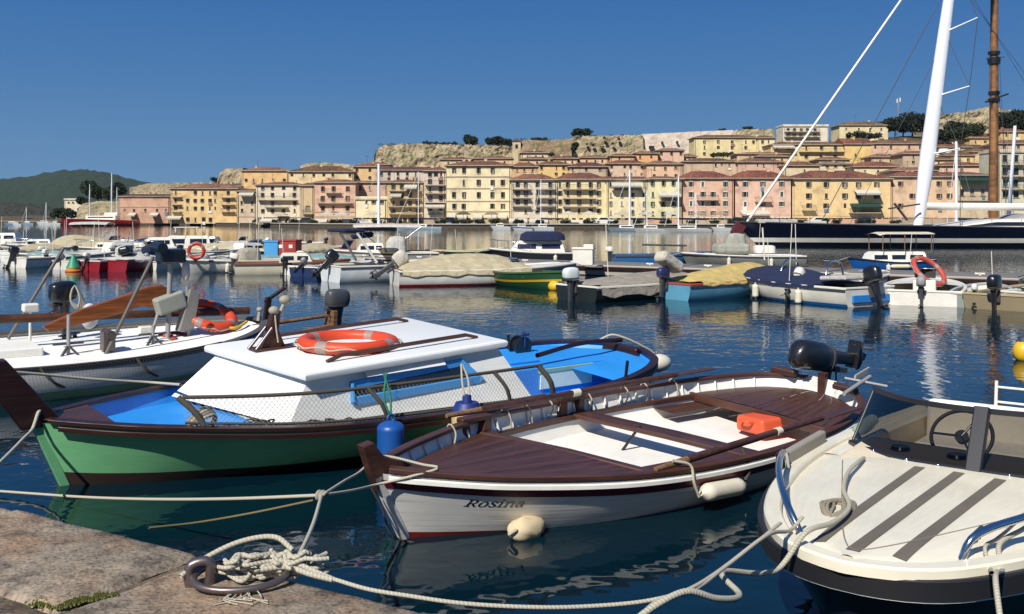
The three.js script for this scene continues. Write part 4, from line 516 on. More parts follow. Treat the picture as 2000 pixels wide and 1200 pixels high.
// ---------------------------------------------------------------- green cabin boat
const GT = 40 * PI / 180, GB = thing('cabin_boat', 'green wooden boat with white cabin and blue decks beside the quay', 'boat', 'boats moored at the near quay', new V3(-4.05, 0, -8.32), GT);
heel(GB, .05);
const GH = hull({ L: 7.25, B: 2.85, sheer: spl([[0, .60], [.12, .55], [.3, .505], [.55, .495], [.8, .52], [1, .62]]), keel: spl([[0, -.4], [.1, -.5], [.9, -.5], [1, -.35]]), rake: .46, srake: .3, nT: 60,
  beam: spl([[0, .02], [.04, .22], [.12, .50], [.28, .87], [.5, 1], [.7, .97], [.85, .84], [.95, .58], [1, .16]]), p: spl([[0, .48], [.12, .55], [.35, .62], [.6, .36], [.85, .5], [1, .7]]) });
{
  const h = GH, S = h.S, up = (k) => (t) => S(t) - k, wl = (t) => .12;
  part(GB, 'bottom', h.band(() => -.48, wl, 0), M.bottomDark, 'dark brown antifouling below the green topside');
  part(GB, 'topside', merge([h.band(wl, up(.02), 0, 0, 1, 10), h.transom(.12, .6)]), M.green);
  for (const s of [1, -1]) { part(GB, 'rubbing_strake', sweep(h.path(s, -.05, .012, .02, .995), .035, .04), M.mahogDark); part(GB, 'gunwale', sweep(h.path(s, .008, -.03, .014, .995), .10, .032), M.mahogDark); }
  part(GB, 'inner_skin', h.band(() => .04, up(.01), -.04, .02, .99, 8), M.blue, 'bright blue painted inside');
  part(GB, 'fore_deck', h.deck(.02, .30, (t) => S(t) - .14, .04, .05), M.blue);
  part(GB, 'side_deck', h.deck(.24, .66, (t) => S(t) - .10, .04, .02), mat('#d9dcda', .6, { map: T.grime }));
  part(GB, 'cockpit_sole', h.deck(.60, .97, () => .16, .04, 0), M.blue);
  part(GB, 'aft_deck', h.deck(.83, .985, (t) => S(t) - .08, .05, .03), M.blue);
  const eb = part(GB, 'engine_box', rbox(2.0, .44, 1.15, .02, 5.85, .315, -.36), M.blue); part(eb, 'panel', rbox(.86, .2, .02, .006, 5.95, .37, .225), mat('#dcebdf', .6, { map: T.grime })); part(eb, 'panel_sill', rbox(.9, .055, .03, .006, 5.95, .485, .225), mat('#8fb3a2', .7, { map: T.grime })); part(eb, 'hatch_lid', rbox(.7, .03, .6, .01, 5.4, .55, -.35), M.blue);
  part(GB, 'tiller', tube([[7.15, .70, -.02], [6.4, .72, .0], [5.55, .66, .12]], .03, 8, 14), M.mahogDark);
  const wn = grp(GB, 'winch', [6.0, .54, -.72]); wn.scale.setScalar(.75); part(wn, 'drum', merge([cyl(.13, .13, .16, 0, .09, 0, PI / 2), cyl(.18, .18, .03, 0, .09, .09, PI / 2), cyl(.18, .18, .03, 0, .09, -.09, PI / 2)]), M.black); part(wn, 'crank', merge([rod([0, .1, .12], [0, .34, .12], .018), rod([0, .33, .06], [0, .33, .22], .02), rod([-.09, .3, .12], [.09, .3, .12], .016)]), mat([.02, .03, .12], .4));
  for (const s of [-1, 1]) part(GB, 'thole_pin', rod([6.1, .5, s * 1.06], [6.1, .7, s * 1.08], .02), M.black);
  // cabin: sloping sides, overhanging roof, long blue-framed window, hand rails
  const A = { x0: 1.50, x1: 4.62, z: 1.10, zf: .86, y: .46 }, B = { x0: 1.98, x1: 4.30, z: .86, zf: .80, y: .88, y2: 1.0 };
  const C = (a, k, v) => { const x = (v == 0 ? (k[0] ? A.x1 : A.x0) : (k[0] ? B.x1 : B.x0)) + (!k[0] && k[1] ? (v == 0 ? .42 : .16) : 0), z = (k[0] ? (v == 0 ? A.z : B.z) : (v == 0 ? A.zf : B.zf)) * (k[1] ? 1 : -1), y = v == 0 ? A.y : (k[0] ? B.y2 : B.y); return [x, y, z]; };
  const quad = (a, b, c, d) => surf((u, v) => [0, 1, 2].map((i) => mix(mix(a[i], b[i], u), mix(d[i], c[i], u), v)), 4, 4), p = (x, z, v) => C(0, [x, z], v);
  const cabM = mat('#e2e4e4', .5, { map: T.gel }), cab = part(GB, 'cabin', merge([quad(p(0, 0, 0), p(0, 1, 0), p(0, 1, 1), p(0, 0, 1)), quad(p(0, 1, 0), p(1, 1, 0), p(1, 1, 1), p(0, 1, 1)), quad(p(1, 1, 0), p(1, 0, 0), p(1, 0, 1), p(1, 1, 1)), quad(p(1, 0, 0), p(0, 0, 0), p(0, 0, 1), p(1, 0, 1))]), cabM);
  const side = (x, v, out) => { const lo = [x, A.y, A.z], hy = mix(B.y, B.y2, cl((x - B.x0) / (B.x1 - B.x0))); const y = mix(A.y, hy, v), u0 = cl((x - mix(A.x0, B.x0, v)) / (mix(A.x1, B.x1, v) - mix(A.x0, B.x0, v))), z = mix(mix(A.zf, A.z, u0), mix(B.zf, B.z, u0), v); return [x, y, z + out]; };
  for (const s of [1, -1]) {
    const strip = (x0, x1, v0, v1, out, nm, m, par) => part(par, nm, surf((u, v) => { const q = side(mix(x0, x1, u) + (nm == 'window' ? 0 : 0), mix(v0, v1, v), out); return [q[0], q[1], q[2] * s]; }, 6, 2), m);
    const fr = grp(cab, 'side_window');
    const bar = (pts) => sweep(pts.map(([x, v]) => { const q = side(x, v, .008); return [q[0], q[1], q[2] * s]; }), .03, .075);
    part(fr, 'window_frame', merge([bar([[2.55, .36], [4.0, .44]]), bar([[2.55, .68], [3.82, .80]]), bar([[2.55, .33], [2.56, .71]]), bar([[4.02, .41], [3.80, .82]])]), mat([.05, .28, .62], .5)); strip(2.58, 3.92, .40, .74, .004, 'window', M.glassDark, fr);
    part(cab, 'hood', surf((u, v) => { const q = side(mix(2.7, 3.6, u) , mix(.82, .97, v), .012 + .05 * (1 - v)); return [q[0], q[1], q[2] * s]; }, 4, 2), cabM);
  }
  const oh = .09, roof = part(GB, 'cabin_roof', (() => { const R = (x, z) => [x, mix(B.y, B.y2, (x - B.x0) / (B.x1 - B.x0)), z]; const rings = []; const out = [[B.x0 - oh - .02, -B.z - oh], [B.x1 + oh, -B.z - oh], [B.x1 + oh, B.z + oh], [B.x0 - oh + .15, B.z + oh - .03]]; for (const [dy, k] of [[-.02, .98], [-.01, .995], [.01, 1], [.035, 1], [.052, .99], [.06, .97]]) rings.push(out.map(([x, z]) => { const q = R(mix((B.x0 + B.x1) / 2, x, k), z * k); q[1] += dy; return q; })); return toCreasedNormals(loft(rings), .5); })(), mat('#eef1f4', .45, { map: T.gel }));
  for (const z of [.66, -.66]) part(roof, 'hand_rail', sweep([[2.4, 0], [2.55, .045], [4.05, .045], [4.2, 0]].map(([x, dy]) => [x, mix(B.y, B.y2, (x - B.x0) / (B.x1 - B.x0)) + .068 + dy, z]), .035, .035), M.mahog);
  const post = grp(roof, 'mast_step', [2.3, .955, -.3]); post.scale.setScalar(.74); part(post, 'post', prism([[-.16, 0], [.2, 0], [.08, .26], [.10, .46], [-.02, .46], [-.04, .26]], .09, .006).translate(0, 0, -.045), mat([.09, .032, .018], .5, { map: T.wood })); part(post, 'step_plate', rbox(.62, .03, .26, .01, .02, .015, 0), M.mahog); part(post, 'hinge_strap', merge([rod([-.25, .02, .07], [-.02, .3, .06], .022), rod([-.3, .02, -.06], [-.06, .3, -.05], .022)]), M.rustSteel); part(post, 'lashing', tube([[.02, .47, .06], [.03, .3, .08], [.06, .1, .09]], .012), M.rope);
  part(post, 'hoist_block', merge([ball(.075, .03, .53, 0, 1, .8, .9), rod([.1, .44, 0], [.2, .6, -.05], .025), ball(.085, .22, .66, -.05, 1, .75, .8)]), mat([.36, .33, .26], .7, { map: T.grime }));
  // side netting on the rail
  for (const s of [1]) {
    const lo = (x) => [x, S(x / h.L) + .03, h.hb(x / h.L, S(x / h.L), -.03)], hi = (x) => [x, mix(.80, .84, smooth(1, 4.4, x)), h.hb(x / h.L, S(x / h.L), -.10)], xs = Array.from({ length: 15 }, (_, i) => mix(1.0, 4.55, i / 14));
    const nt = grp(GB, 'netting'); part(nt, 'head_rope', tube(xs.map(hi), .017, 6, 60), M.ropeDark); part(nt, 'foot_rope', tube(xs.map((x) => { const p = lo(x); p[1] += .02; return p; }), .012, 6, 60), M.ropeDark);
    for (const x of [1.02, 2.55, 3.95, 4.55]) part(nt, 'stanchion', tube([lo(x + .12), [x + .05, mix(lo(x)[1], hi(x)[1], .5), lo(x)[2] + .01], hi(x - .05)], x < 1.1 || x > 4.4 ? .028 : .02, 6), M.ropeDark);
    const q = [], th = .0016, P = (x, v) => { const a = lo(x), b = hi(x); return [mix(a[0], b[0], v), mix(a[1], b[1], v) - .02 * Math.sin(v * PI), mix(a[2], b[2], v) + .008]; };
    const seg = (a, b) => { const dx = th, n = [-(b[1] - a[1]), b[0] - a[0]], l = Math.hypot(...n), ux = n[0] / l * th, uy = n[1] / l * th; q.push(a[0] - ux, a[1] - uy, a[2], a[0] + ux, a[1] + uy, a[2], b[0] + ux, b[1] + uy, b[2], a[0] - ux, a[1] - uy, a[2], b[0] + ux, b[1] + uy, b[2], b[0] - ux, b[1] - uy, b[2]); };
    const step = .04, rows = 12, n = Math.round(3.5 / step); for (let i = 0; i < n; i++) for (let j = 0; j < rows; j++) { const x = 1.02 + i * step, o = j % 2 ? step / 2 : 0; seg(P(x + o, j / rows), P(x + o + step / 2, (j + 1) / rows)); seg(P(x + o, j / rows), P(x + o - step / 2, (j + 1) / rows)); }
    const ng = new THREE.BufferGeometry(); ng.setAttribute('position', new THREE.Float32BufferAttribute(q, 3)); ng.computeVertexNormals(); kind(part(nt, 'net_mesh', clean(ng), M.net));
  }
  part(GB, 'stem_post', prism([[-.46, 1.08], [-.42, 1.12], [-.24, 1.12], [-.2, 1.07], [.16, .62], [.14, .56], [-.10, .54]], .10, .012).translate(0, 0, -.05), M.mahogDark, 'dark tall stem post leaning forward over the bow');
  part(GB, 'stem', prism([[-.035, .58], [.03, .58], [.3, -.05], [.46, -.45], [.39, -.45], [.23, -.05]], .06, .006).translate(0, 0, -.03), M.green);
  part(GB, 'stern_block', rbox(.16, .24, .62, .03, h.L - .09, .52, 0), M.mahogDark);
  part(GB, 'breast_hook', h.deck(.005, .075, (t) => S(t) + .01, -.0, .01, 6), M.mahog);
  // clutter at the fore end of the cabin
  const cf = grp(GB, 'rope_coil', [1.18, S(.16) - .10, .62]); for (let k = 0; k < 4; k++) part(cf, 'coil_turn', put(clean(new THREE.TorusGeometry(.15 - k * .008, .016, 6, 24)), 0, .1, .03 * k, .35 + .1 * k, .4, 0), k % 2 ? M.rope : mat([.36, .28, .2], .9, { map: T.rope }));
  kind(part(GB, 'net_heap', (() => { const g = []; for (let i = 0; i < 26; i++) { const x = rr(1.2, 2.3), z = GH.hb(x / 7.55, .45, -.1) - rr(.02, .16), y = S(.25) - .08; g.push(tube([[x, y, z], [x + rr(-.15, .15), y + rr(.02, .12), z + rr(-.05, .05)], [x + rr(-.3, .3), y + rr(0, .06), z + rr(-.08, .05)], [x + rr(-.3, .3), y, z + rr(-.08, .05)]], .009, 4, 8)); } return merge(g); })(), mat([.06, .055, .045], .95)));
}
{
  const W = (x, y, z) => toWorld(GB, [x, y, z]);
  lifebuoy('orange lifebuoy lying flat on the white cabin roof', W(2.95, 1.035, .12), .445, .074, [-PI / 2 + .035, GT, 0], .35);
  const blue = thing('fender', 'blue round fender hanging on the side of the green boat', 'fender', 'fenders', W(2.62, .34, 1.46), GT); part(blue, 'body', fenderGeo(.42, .125), M.fenderBlue); part(blue, 'lanyard', merge([tube([[0, .23, 0], [.02, .42, -.04], [-.01, .62, -.1]], .012), tube([[0, .23, 0], [-.05, .4, -.03], [.02, .62, -.1]], .010)]), M.ropeGreen);
  const yl = thing('fender', 'cream and blue fender squeezed between the green and white boats', 'fender', 'fenders', W(3.42, .42, 1.54), GT); part(yl, 'body', merge([cyl(.14, .15, .22, 0, 0, 0, 0, 0, 0, 18), ball(.14, 0, -.11, 0, 1, .5, 1, 16)]), mat([.66, .52, .26], .6, { map: T.grime })); part(yl, 'cap', merge([cyl(.153, .11, .1, 0, .16, 0, 0, 0, 0, 18), cyl(.05, .04, .08, 0, .24, 0)]), mat([.012, .03, .17], .5)); part(yl, 'lanyard', merge([tube([[.03, .26, 0], [.05, .42, -.05], [.02, .56, -.1]], .011), tube([[-.03, .26, 0], [-.02, .42, -.05], [.01, .56, -.1]], .011)]), M.rope);
  const by = thing('mooring_float', 'white oval float hung off the stern of the green boat', 'float', null, W(7.82, .34, .04), GT); part(by, 'body', ball(.17, 0, 0, 0, 1.25, .72, .85, 20), M.fender); part(by, 'eye', put(clean(new THREE.TorusGeometry(.04, .012, 6, 12)), -.06, .13, 0), M.steel);
  rope('stern_rope', 'pale rope from the green boat stern over its white float into the water', [W(7.0, .66, -.3), W(7.15, .74, -.2), W(7.3, .70, -.1), W(7.55, .58, 0), W(7.72, .47, .05), W(7.6, .25, .12), W(7.5, -.1, .2)], .016);
}

// ---------------------------------------------------------------- white fishing boat at the left, bow out of the frame
const WT = 40 * PI / 180, WB = thing('fishing_boat', 'white decked fishing boat with wooden spars at the left edge', 'boat', 'boats moored at the near quay', new V3(-9.92, 0, -10.95), WT);
heel(WB, .05);
const WHl = hull({ L: 7.7, B: 3.3, sheer: spl([[0, .7], [.3, .52], [.6, .47], [.85, .54], [1, .66]]), keel: () => -.45, rake: .4, srake: .3, nT: 50, beam: gozzoBeam, p: spl([[0, .7], [.2, .5], [.5, .4], [.8, .45], [1, .6]]), e: spl([[0, 1.2], [.3, 2], [.7, 2.2], [1, 1.6]]) });
{
  const h = WHl, S = h.S, up = (k) => (t) => S(t) - k;
  part(WB, 'bottom', h.band(() => -.44, () => .03), M.bottomDark);
  part(WB, 'boot_top', h.band(() => .03, () => .20, .001), mat([.33, .44, .24], .5, { map: T.gel }), 'pale green band above the waterline');
  part(WB, 'topside', h.band(() => .20, up(.02), 0, 0, 1, 8), M.hullWhite);
  for (const s of [1, -1]) { part(WB, 'gunwale', sweep(h.path(s, .012, -.055, .01, .995), .12, .05), mat([.075, .075, .08], .6, { map: T.grime })); }
  part(WB, 'inner_skin', h.band(up(.24), up(.005), -.035, .01, .99), M.inWhite);
  part(WB, 'deck', h.deck(.02, .975, (t) => S(t) - .06, .03, .06), mat('#f2f2f0', .6, { map: T.grime }));
  part(WB, 'hatch', rbox(1.3, .12, .8, .02, 3.6, .52, .1), mat('#eeece6', .5, { map: T.grime }));
  const trestle = (x, z, tall) => { const g = grp(WB, 'boom_crutch', [x, S(x / 7.7) - .08, z]); part(g, 'upright', rod([0, 0, 0], [0, tall, 0], .026, 8), M.grey); for (const [a, b] of [[-.18, .14], [.18, .14], [0, -.2]]) part(g, 'foot', rod([0, .2, 0], [a, -.02, b], .018, 6), M.darkGrey); part(g, 'cross_bar', rod([-.2, .22, 0], [.2, .22, 0], .014, 6), M.darkGrey); };
  trestle(4.55, .55, .62); trestle(5.75, .42, .34);
  part(WB, 'spar', rod([.8, .96, -.35], [7.5, .80, -.15], .07, 10, .06), mat([.10, .04, .015], .5, { map: T.wood }), 'long dark wooden spar lying over the deck');
  // rudder blade and tiller stowed on deck, warm varnished wood
  part(WB, 'stowed_rudder', prism([[0, 0], [.08, -.07], [.9, .10], [1.35, .22], [1.52, .18], [1.78, .04], [1.85, .16], [1.80, .40], [1.62, .50], [1.42, .48], [1.0, .34], [.5, .20]], .07, .012).translate(4.35, .80, .05), M.oak, 'varnished wooden rudder stowed on deck');
  for (const [a, b] of [[[4.2, .45, -1.2], [4.95, 1.8, -1.15]], [[4.99, .45, .73], [5.6, 1.8, .8]]]) part(WB, 'awning_pole', rod(a, b, .026, 7), mat([.12, .105, .095], .5));
  // net hauler on its stand
  const nh = grp(WB, 'net_hauler', [6.05, .5, .2]); nh.scale.setScalar(1.3); part(nh, 'stand', merge([rod([0, 0, 0], [.02, .95, 0], .03, 8), rod([.25, 0, 0], [.22, .6, 0], .022, 8), rod([-.2, 0, 0], [-.06, .5, 0], .02, 6)]), M.grey); part(nh, 'drum_guard', put(merge([rbox(.34, .2, .16, .03, 0, 0, 0)]), .02, .42, 0, 0, 0, .3), mat([.30, .31, .27], .7, { map: T.grime })); part(nh, 'head', merge([rbox(.3, .16, .2, .03, .02, .96, 0), cyl(.06, .06, .26, -.12, 1.06, 0, PI / 2)]), M.black); part(nh, 'float_cover', ball(.06, .2, .78, 0, .8, 2.2, .8), mat([.55, .5, .46], .6)); part(nh, 'chute', prism([[0, 0], [.16, .02], [.22, .42], [.12, .46]], .12, .01).translate(.12, .1, -.06), mat([.25, .24, .22], .5, { map: T.grime })); part(nh, 'switch_box', rbox(.14, .1, .08, .015, -.3, .14, .12), M.white);
  outboard(WB, 4.75, .92, -.72, .85, .1, M.black, .4, 'black outboard stowed upright behind the spar');
  const bg = grp(WB, 'rope_bundle', [4.95, 1.15, -.6]); for (let k = 0; k < 6; k++) part(bg, 'rope_loop', tube([[0, .12, 0], [.06 + k * .02, -.05 - .03 * k, .05], [.02 + .03 * k, -.22, .06], [-.06, -.1, .04]], .014, 5, 16, true), M.rope); part(bg, 'plastic_sack', (() => { const g = ball(.15, .2, -.34, .05, .85, 1.3, .7, 14), p = g.attributes.position; for (let i = 0; i < p.count; i++) { const k = 1 + (vnoise(p.getX(i) * 26, p.getY(i) * 26 + p.getZ(i) * 20, 2) - .5) * .35; p.setXYZ(i, .2 + (p.getX(i) - .2) * k, p.getY(i), .05 + (p.getZ(i) - .05) * k); } return g; })(), mat([.55, .55, .57], .35));
  part(WB, 'sounder_head', merge([rbox(.22, .12, .14, .03, 4.35, .98, -.6), rod([4.35, .5, -.6], [4.35, .95, -.6], .02)]), M.white);
  part(WB, 'winch_base', merge([box(.16, .26, .16, 5.05, .62, .62), cyl(.06, .06, .3, 5.05, .72, .62, PI / 2)]), M.rustSteel);
  // orange clothing and yellow line in the stern
  kind(part(WB, 'stern_gear', (() => { const g = []; for (let i = 0; i < 16; i++) g.push(ball(.09, rr(6.1, 7.2), S(.85) - .04, rr(-.25, .35), rr(.8, 1.8), rr(.4, .8), rr(.8, 1.5), 7)); return merge(g); })(), mat([.42, .07, .03], .8, { map: T.fabric })));
  part(WB, 'yellow_line', tube([[6.6, .62, .42], [6.8, .65, .36], [7.0, .63, .42], [7.2, .66, .3], [7.3, .68, .2]], .025, 6), M.yellow);
  part(WB, 'rudder_head', merge([rbox(.1, .55, .07, .02, 7.74, .75, 0, 0, 0, -.1), rod([7.7, .95, 0], [8.05, 1.16, 0], .03)]), M.mahogDark); part(WB, 'stern_fairlead', merge([rod([7.5, .68, .2], [7.52, .82, .2], .03), ball(.05, 7.52, .86, .2, 1, .8, 1)]), mat([.34, .31, .25], .7, { map: T.grime }));
  outboard(WB, 8.72, .74, .35, .86, 0, mat([.06, .062, .065], .4), 0, 'dark grey outboard raised on a stern bracket');
  part(WB, 'engine_bracket', merge([rod([7.4, .6, .2], [8.7, .7, .3], .03), rod([7.5, .35, .15], [8.7, .55, .38], .025), rbox(.08, .36, .3, .01, 8.72, .62, .35)]), mat([.24, .14, .06], .7, { map: T.wood }));
  // netting hung on the near rail
  const nt = grp(WB, 'netting'); const xs = Array.from({ length: 12 }, (_, i) => mix(3.4, 6.4, i / 11)), lo = (x) => [x + .2, S(x / 7.7) - .22, h.hb(x / 7.7, S(x / 7.7) - .2, .03)], hi = (x) => [x, S(x / 7.7) + .06, h.hb(x / 7.7, S(x / 7.7), .01)];
  part(nt, 'head_rope', tube(xs.map(hi), .016, 6, 40), M.ropeDark); for (const x of [3.9, 5.1]) part(nt, 'drop_line', tube([hi(x), [x + .12, S(.6) - .1, hi(x)[2] + .05], lo(x + .1)], .018, 6), M.ropeDark);
  const q = [], th = .0014; for (let i = 0; i < 72; i++) for (let j = 0; j < 7; j++) { const st = .042, x = 3.4 + i * st, o = j % 2 ? st / 2 : 0, P = (xx, v) => { const a = lo(xx), b = hi(xx); return [mix(a[0], b[0], v), mix(a[1], b[1], v), mix(a[2], b[2], v) + .01]; }; for (const e of [-1, 1]) { const a = P(x + o, j / 7), b = P(x + o + e * st / 2, (j + 1) / 7); q.push(a[0] - th, a[1], a[2], a[0] + th, a[1], a[2], b[0] + th, b[1], b[2], a[0] - th, a[1], a[2], b[0] + th, b[1], b[2], b[0] - th, b[1], b[2]); } }
  const ng = new THREE.BufferGeometry(); ng.setAttribute('position', new THREE.Float32BufferAttribute(q, 3)); ng.computeVertexNormals(); kind(part(nt, 'net_mesh', clean(ng), mat([.20, .19, .17], .9)));
}
lifebuoy('orange lifebuoy leaning in the stern of the white fishing boat', toWorld(WB, [6.75, .80, .05]), .36, .085, [-1.1, WT + .3, 0], .4);
rope('mooring_rope', 'pale rope running from the left edge past the dark stem post to the net', [at(-60, 722, 8.6), at(60, 730, 9.1), at(180, 741, 9.6), at(300, 748, 10), at(352, 752, 9.6)], .014);
rope('mooring_rope', 'pale taut rope from the stem of the green boat down to the left edge', [toWorld(GB, [.12, .68, -.06]), toWorld(GB, [.02, .68, .06]), toWorld(GB, [-.02, .6, .1]), ...sag(toWorld(GB, [-.04, .56, .12]), at(-70, 965, 6.1), .02, 5)], .015);

// ---------------------------------------------------------------- cream motor boat at the right
const MT = 51 * PI / 180, MB = thing('motor_boat', 'cream motor boat with three dark deck strips and tinted windscreen', 'boat', 'boats moored at the near quay', new V3(1.63, 0, -4.80), MT);
const MH = hull({ L: 4.4, B: 2.12, sheer: spl([[0, .60], [.5, .60], [1, .58]]), keel: () => -.35, rake: .5, nT: 50, beam: spl([[0, .05], [.004, .14], [.012, .235], [.028, .345], [.06, .47], [.14, .66], [.27, .84], [.45, .97], [.7, 1], [1, .93]]), p: flareM });
{
  const h = MH, S = h.S, up = (k) => (t) => S(t) - k, dark = mat([.010, .013, .024], .3, { clearcoat: .4 });
  part(MB, 'hull_side', merge([h.band(() => -.34, up(.0), 0, 0, 1, 8), h.transom(-.3, .58)]), dark);
  part(MB, 'bow_plate', surf((u, v) => { const y = mix(-.3, .6, v), w = h.hb(0, y); return [h.X(0, y), y, mix(-w, w, u)]; }, 6, 6), dark);
  part(MB, 'rub_rail', merge([sweep([...h.path(-1, -.06, .02).reverse(), ...h.path(1, -.06, .02)], .05, .10)]), M.rubber); part(MB, 'rail_insert', sweep([...h.path(-1, -.115, .022).reverse(), ...h.path(1, -.115, .022)], .03, .012), M.white);
  part(MB, 'toe_rail', sweep([...h.path(-1, .01, -.045).reverse(), ...h.path(1, .01, -.045)], .10, .06), M.cream);
  part(MB, 'fore_deck', h.deck(.004, .50, (t) => S(t) - .004, .07, .055, 26), M.cream);
  for (const s of [-1, 1]) part(MB, 'side_deck', surf((u, v) => { const t = mix(.49, .99, u), w = h.hb(t, .6, -.05), y = .602; return [h.X(t, .6), v > .85 ? y - .04 : y + .01 * Math.sin(v * 3), s * mix(w, w - .17, Math.min(1, v / .85))]; }, 14, 6), M.cream);
  part(MB, 'side_deck', surf((u, v) => [mix(4.05, 4.36, v), .605, mix(-.86, .86, u)], 10, 4), M.cream);
  part(MB, 'cockpit_floor', surf((u, v) => [mix(1.7, 4.1, v), .14, mix(-.9, .9, u)], 4, 4), M.cream);
  for (const s of [-1, 1]) part(MB, 'cockpit_side', surf((u, v) => { const t = mix(.42, .97, u), w = h.hb(t, .6, -.22); return [h.X(t, .6), mix(.14, .6, v), s * (w - .03 * (1 - v))]; }, 12, 4), mat('#d8cdb0', .6, { map: T.gel }));
  part(MB, 'stern_seat', rbox(.55, .18, 1.5, .05, 3.75, .40, 0), mat('#f1eee4', .5, { map: T.grime })); part(MB, 'seat_back', rbox(.14, .36, 1.55, .05, 4.02, .58, 0, 0, 0, -.12), mat('#f1eee4', .5, { map: T.grime }));
  part(MB, 'helm_seat', rbox(.45, .12, .5, .05, 2.95, .42, -.3), mat('#e2dccb', .55, { map: T.grime }));
  const decal = mat([.145, .125, .10], .8, { map: T.grime, bumpMap: T.stoneB, bumpScale: .002 }); // non-slip strips
  [[-.20, .16, 2.0], [.0, .08, 2.0], [.20, .16, 2.0]].forEach(([z, a, b]) => part(MB, 'non_slip_strip', surf((u, v) => { const x = mix(a, b, u), zz = z + mix(-.034, .034, v) + (x - .1) * z * .12, t = x / h.L, w = h.hb(t, .596, -.07); return [x + .01, .596 + .055 * (1 - (zz / w) ** 2) + .004, zz]; }, 24, 2), decal));
  part(MB, 'deck_seam', tube(Array.from({ length: 30 }, (_, i) => { const a = (i / 29 - .5) * 2, x = .09 + 1.9 * Math.pow(Math.abs(a), 1.6), z = a * (.40 + .36 * Math.abs(a)), t = cl(x / h.L), w = h.hb(t, .596, -.07); return [x + .01, .596 + .055 * (1 - cl((z / w) ** 2)) + .001, z]; }), .004, 4, 60), mat([.25, .22, .18], .8)); part(MB, 'deck_fitting', cyl(.018, .018, .012, .10, .628, .02), M.black);
  // windscreen: curved tinted panes in a dark frame, heavy centre post
  const frameM2 = mat([.018, .018, .022], .35), wb = (a) => [2.14 + .42 * Math.pow(Math.abs(a), 2.6), .612 + .02 * (1 - a * a), a * .90], wt = (a) => [2.40 + .42 * Math.pow(Math.abs(a), 2.6), 1.0, a * .82];
  const N = 24, arc = (f, a, b, dy = 0) => Array.from({ length: N + 1 }, (_, i) => { const p = f(mix(a, b, i / N)); return [p[0], p[1] + dy, p[2]]; });
  const ws = grp(MB, 'windscreen'); part(ws, 'bottom_frame', sweep(arc(wb, -1, 1), .05, .06), frameM2); part(ws, 'top_frame', sweep(arc(wt, -1, 1), .03, .035), frameM2); for (const a of [.06]) part(ws, 'centre_post', sweep([wb(a), wt(a)].map((p) => [p[0] - .015, p[1], p[2]]).map((p, i) => i ? [p[0], p[1] + .02, p[2]] : p), .10, .05), frameM2);
  for (const s of [-1, 1]) part(ws, 'side_frame', rod(wb(s), wt(s), .012), frameM2);
  for (const [a, b] of [[-1, -.6], [-.6, .06], [.06, .6], [.6, 1]]) part(ws, 'pane', surf((u, v) => { const x = mix(a, b, u), p = wb(x), q = wt(x); return [0, 1, 2].map((k) => mix(p[k], q[k], v)); }, 10, 4), M.tint);
  for (const a of [-.72, -.42, -.18, .3]) part(ws, 'bolt', ball(.012, wb(a)[0] - .03, wb(a)[1] + .02, wb(a)[2], .6, 1, 1), M.steel);
  part(MB, 'dashboard', surf((u, v) => [mix(2.0, 2.78, v), .606 + .05 * Math.sin(v * 2.2) - (v > .9 ? .1 : 0), mix(-.80, .80, u)], 10, 10), mat('#d8cbb4', .7, { map: T.grime }));
  for (const z of [-.5, -.12]) part(MB, 'compass', cyl(.07, .06, .02, 2.42, .668, z), M.black);
  const wl = grp(MB, 'steering_wheel', [2.92, .70, -.22], [0, 0, .9]); part(wl, 'rim', clean(new THREE.TorusGeometry(.21, .014, 8, 32)).rotateX(PI / 2), M.darkGrey); part(wl, 'hub', cyl(.045, .05, .05, 0, -.02, 0), M.darkGrey); for (let k = 0; k < 3; k++) part(wl, 'spoke', rod([0, 0, 0], [.2 * Math.cos(k * 2.1 + .5), 0, .2 * Math.sin(k * 2.1 + .5)], .009), M.steel);
  // bow rails of bent steel tube
  const rail = (pts) => { const g = grp(MB, 'bow_rail'); part(g, 'tube', tube(pts, .02, 10, 40), M.steel); for (const p of [pts[0], pts[pts.length - 1]]) part(g, 'foot', cyl(.032, .028, .03, p[0], p[1], p[2]), M.steel); };
  rail([[.32, .60, -.36], [.40, .72, -.47], [.72, .79, -.66], [1.15, .79, -.84], [1.42, .74, -.93], [1.46, .62, -.93]]); rail([[.42, .60, .42], [.46, .71, .46], [.78, .78, .64], [1.2, .79, .82], [1.7, .77, .94], [1.76, .62, .95]]);
  const cl1 = grp(MB, 'bow_cleat', [.72, .62, .42]); part(cl1, 'horn', merge([rod([-.1, .05, 0], [.1, .05, 0], .014), rod([-.03, 0, 0], [-.03, .05, 0], .012), rod([.03, 0, 0], [.03, .05, 0], .012)]), M.rustSteel);
  part(MB, 'rope_hank', merge(Array.from({ length: 9 }, () => tube([[.62 + rr(-.03, .05), .635, -.32 + rr(-.03, .03)], [.76 + rr(-.04, .04), .655 + rr(0, .02), -.40 + rr(-.03, .05)], [.92 + rr(-.05, .05), .645, -.36 + rr(-.05, .05)], [.80 + rr(-.05, .05), .64 + rr(0, .02), -.27 + rr(-.03, .05)]], .009, 6, 20, true))), mat([.34, .31, .25], .95, { map: T.rope }));
  // boarding ladder at the stern
  const ld = grp(MB, 'boarding_ladder', [4.0, .60, -.12]); for (const z of [-.12, .12]) part(ld, 'rail', rod([0, 0, z], [.05, .36, z], .014), M.white); for (let k = 0; k < 3; k++) part(ld, 'rung', rod([.02 + k * .012, .07 + k * .12, -.12], [.02 + k * .012, .07 + k * .12, .12], .010), M.white);
  part(MB, 'side_fender_strip', rbox(.85, .13, .06, .02, 1.95, .66, -1.02, 0, .07), mat('#9a948a', .7, { map: T.grime }), 'grey foam strip fixed along the left edge');
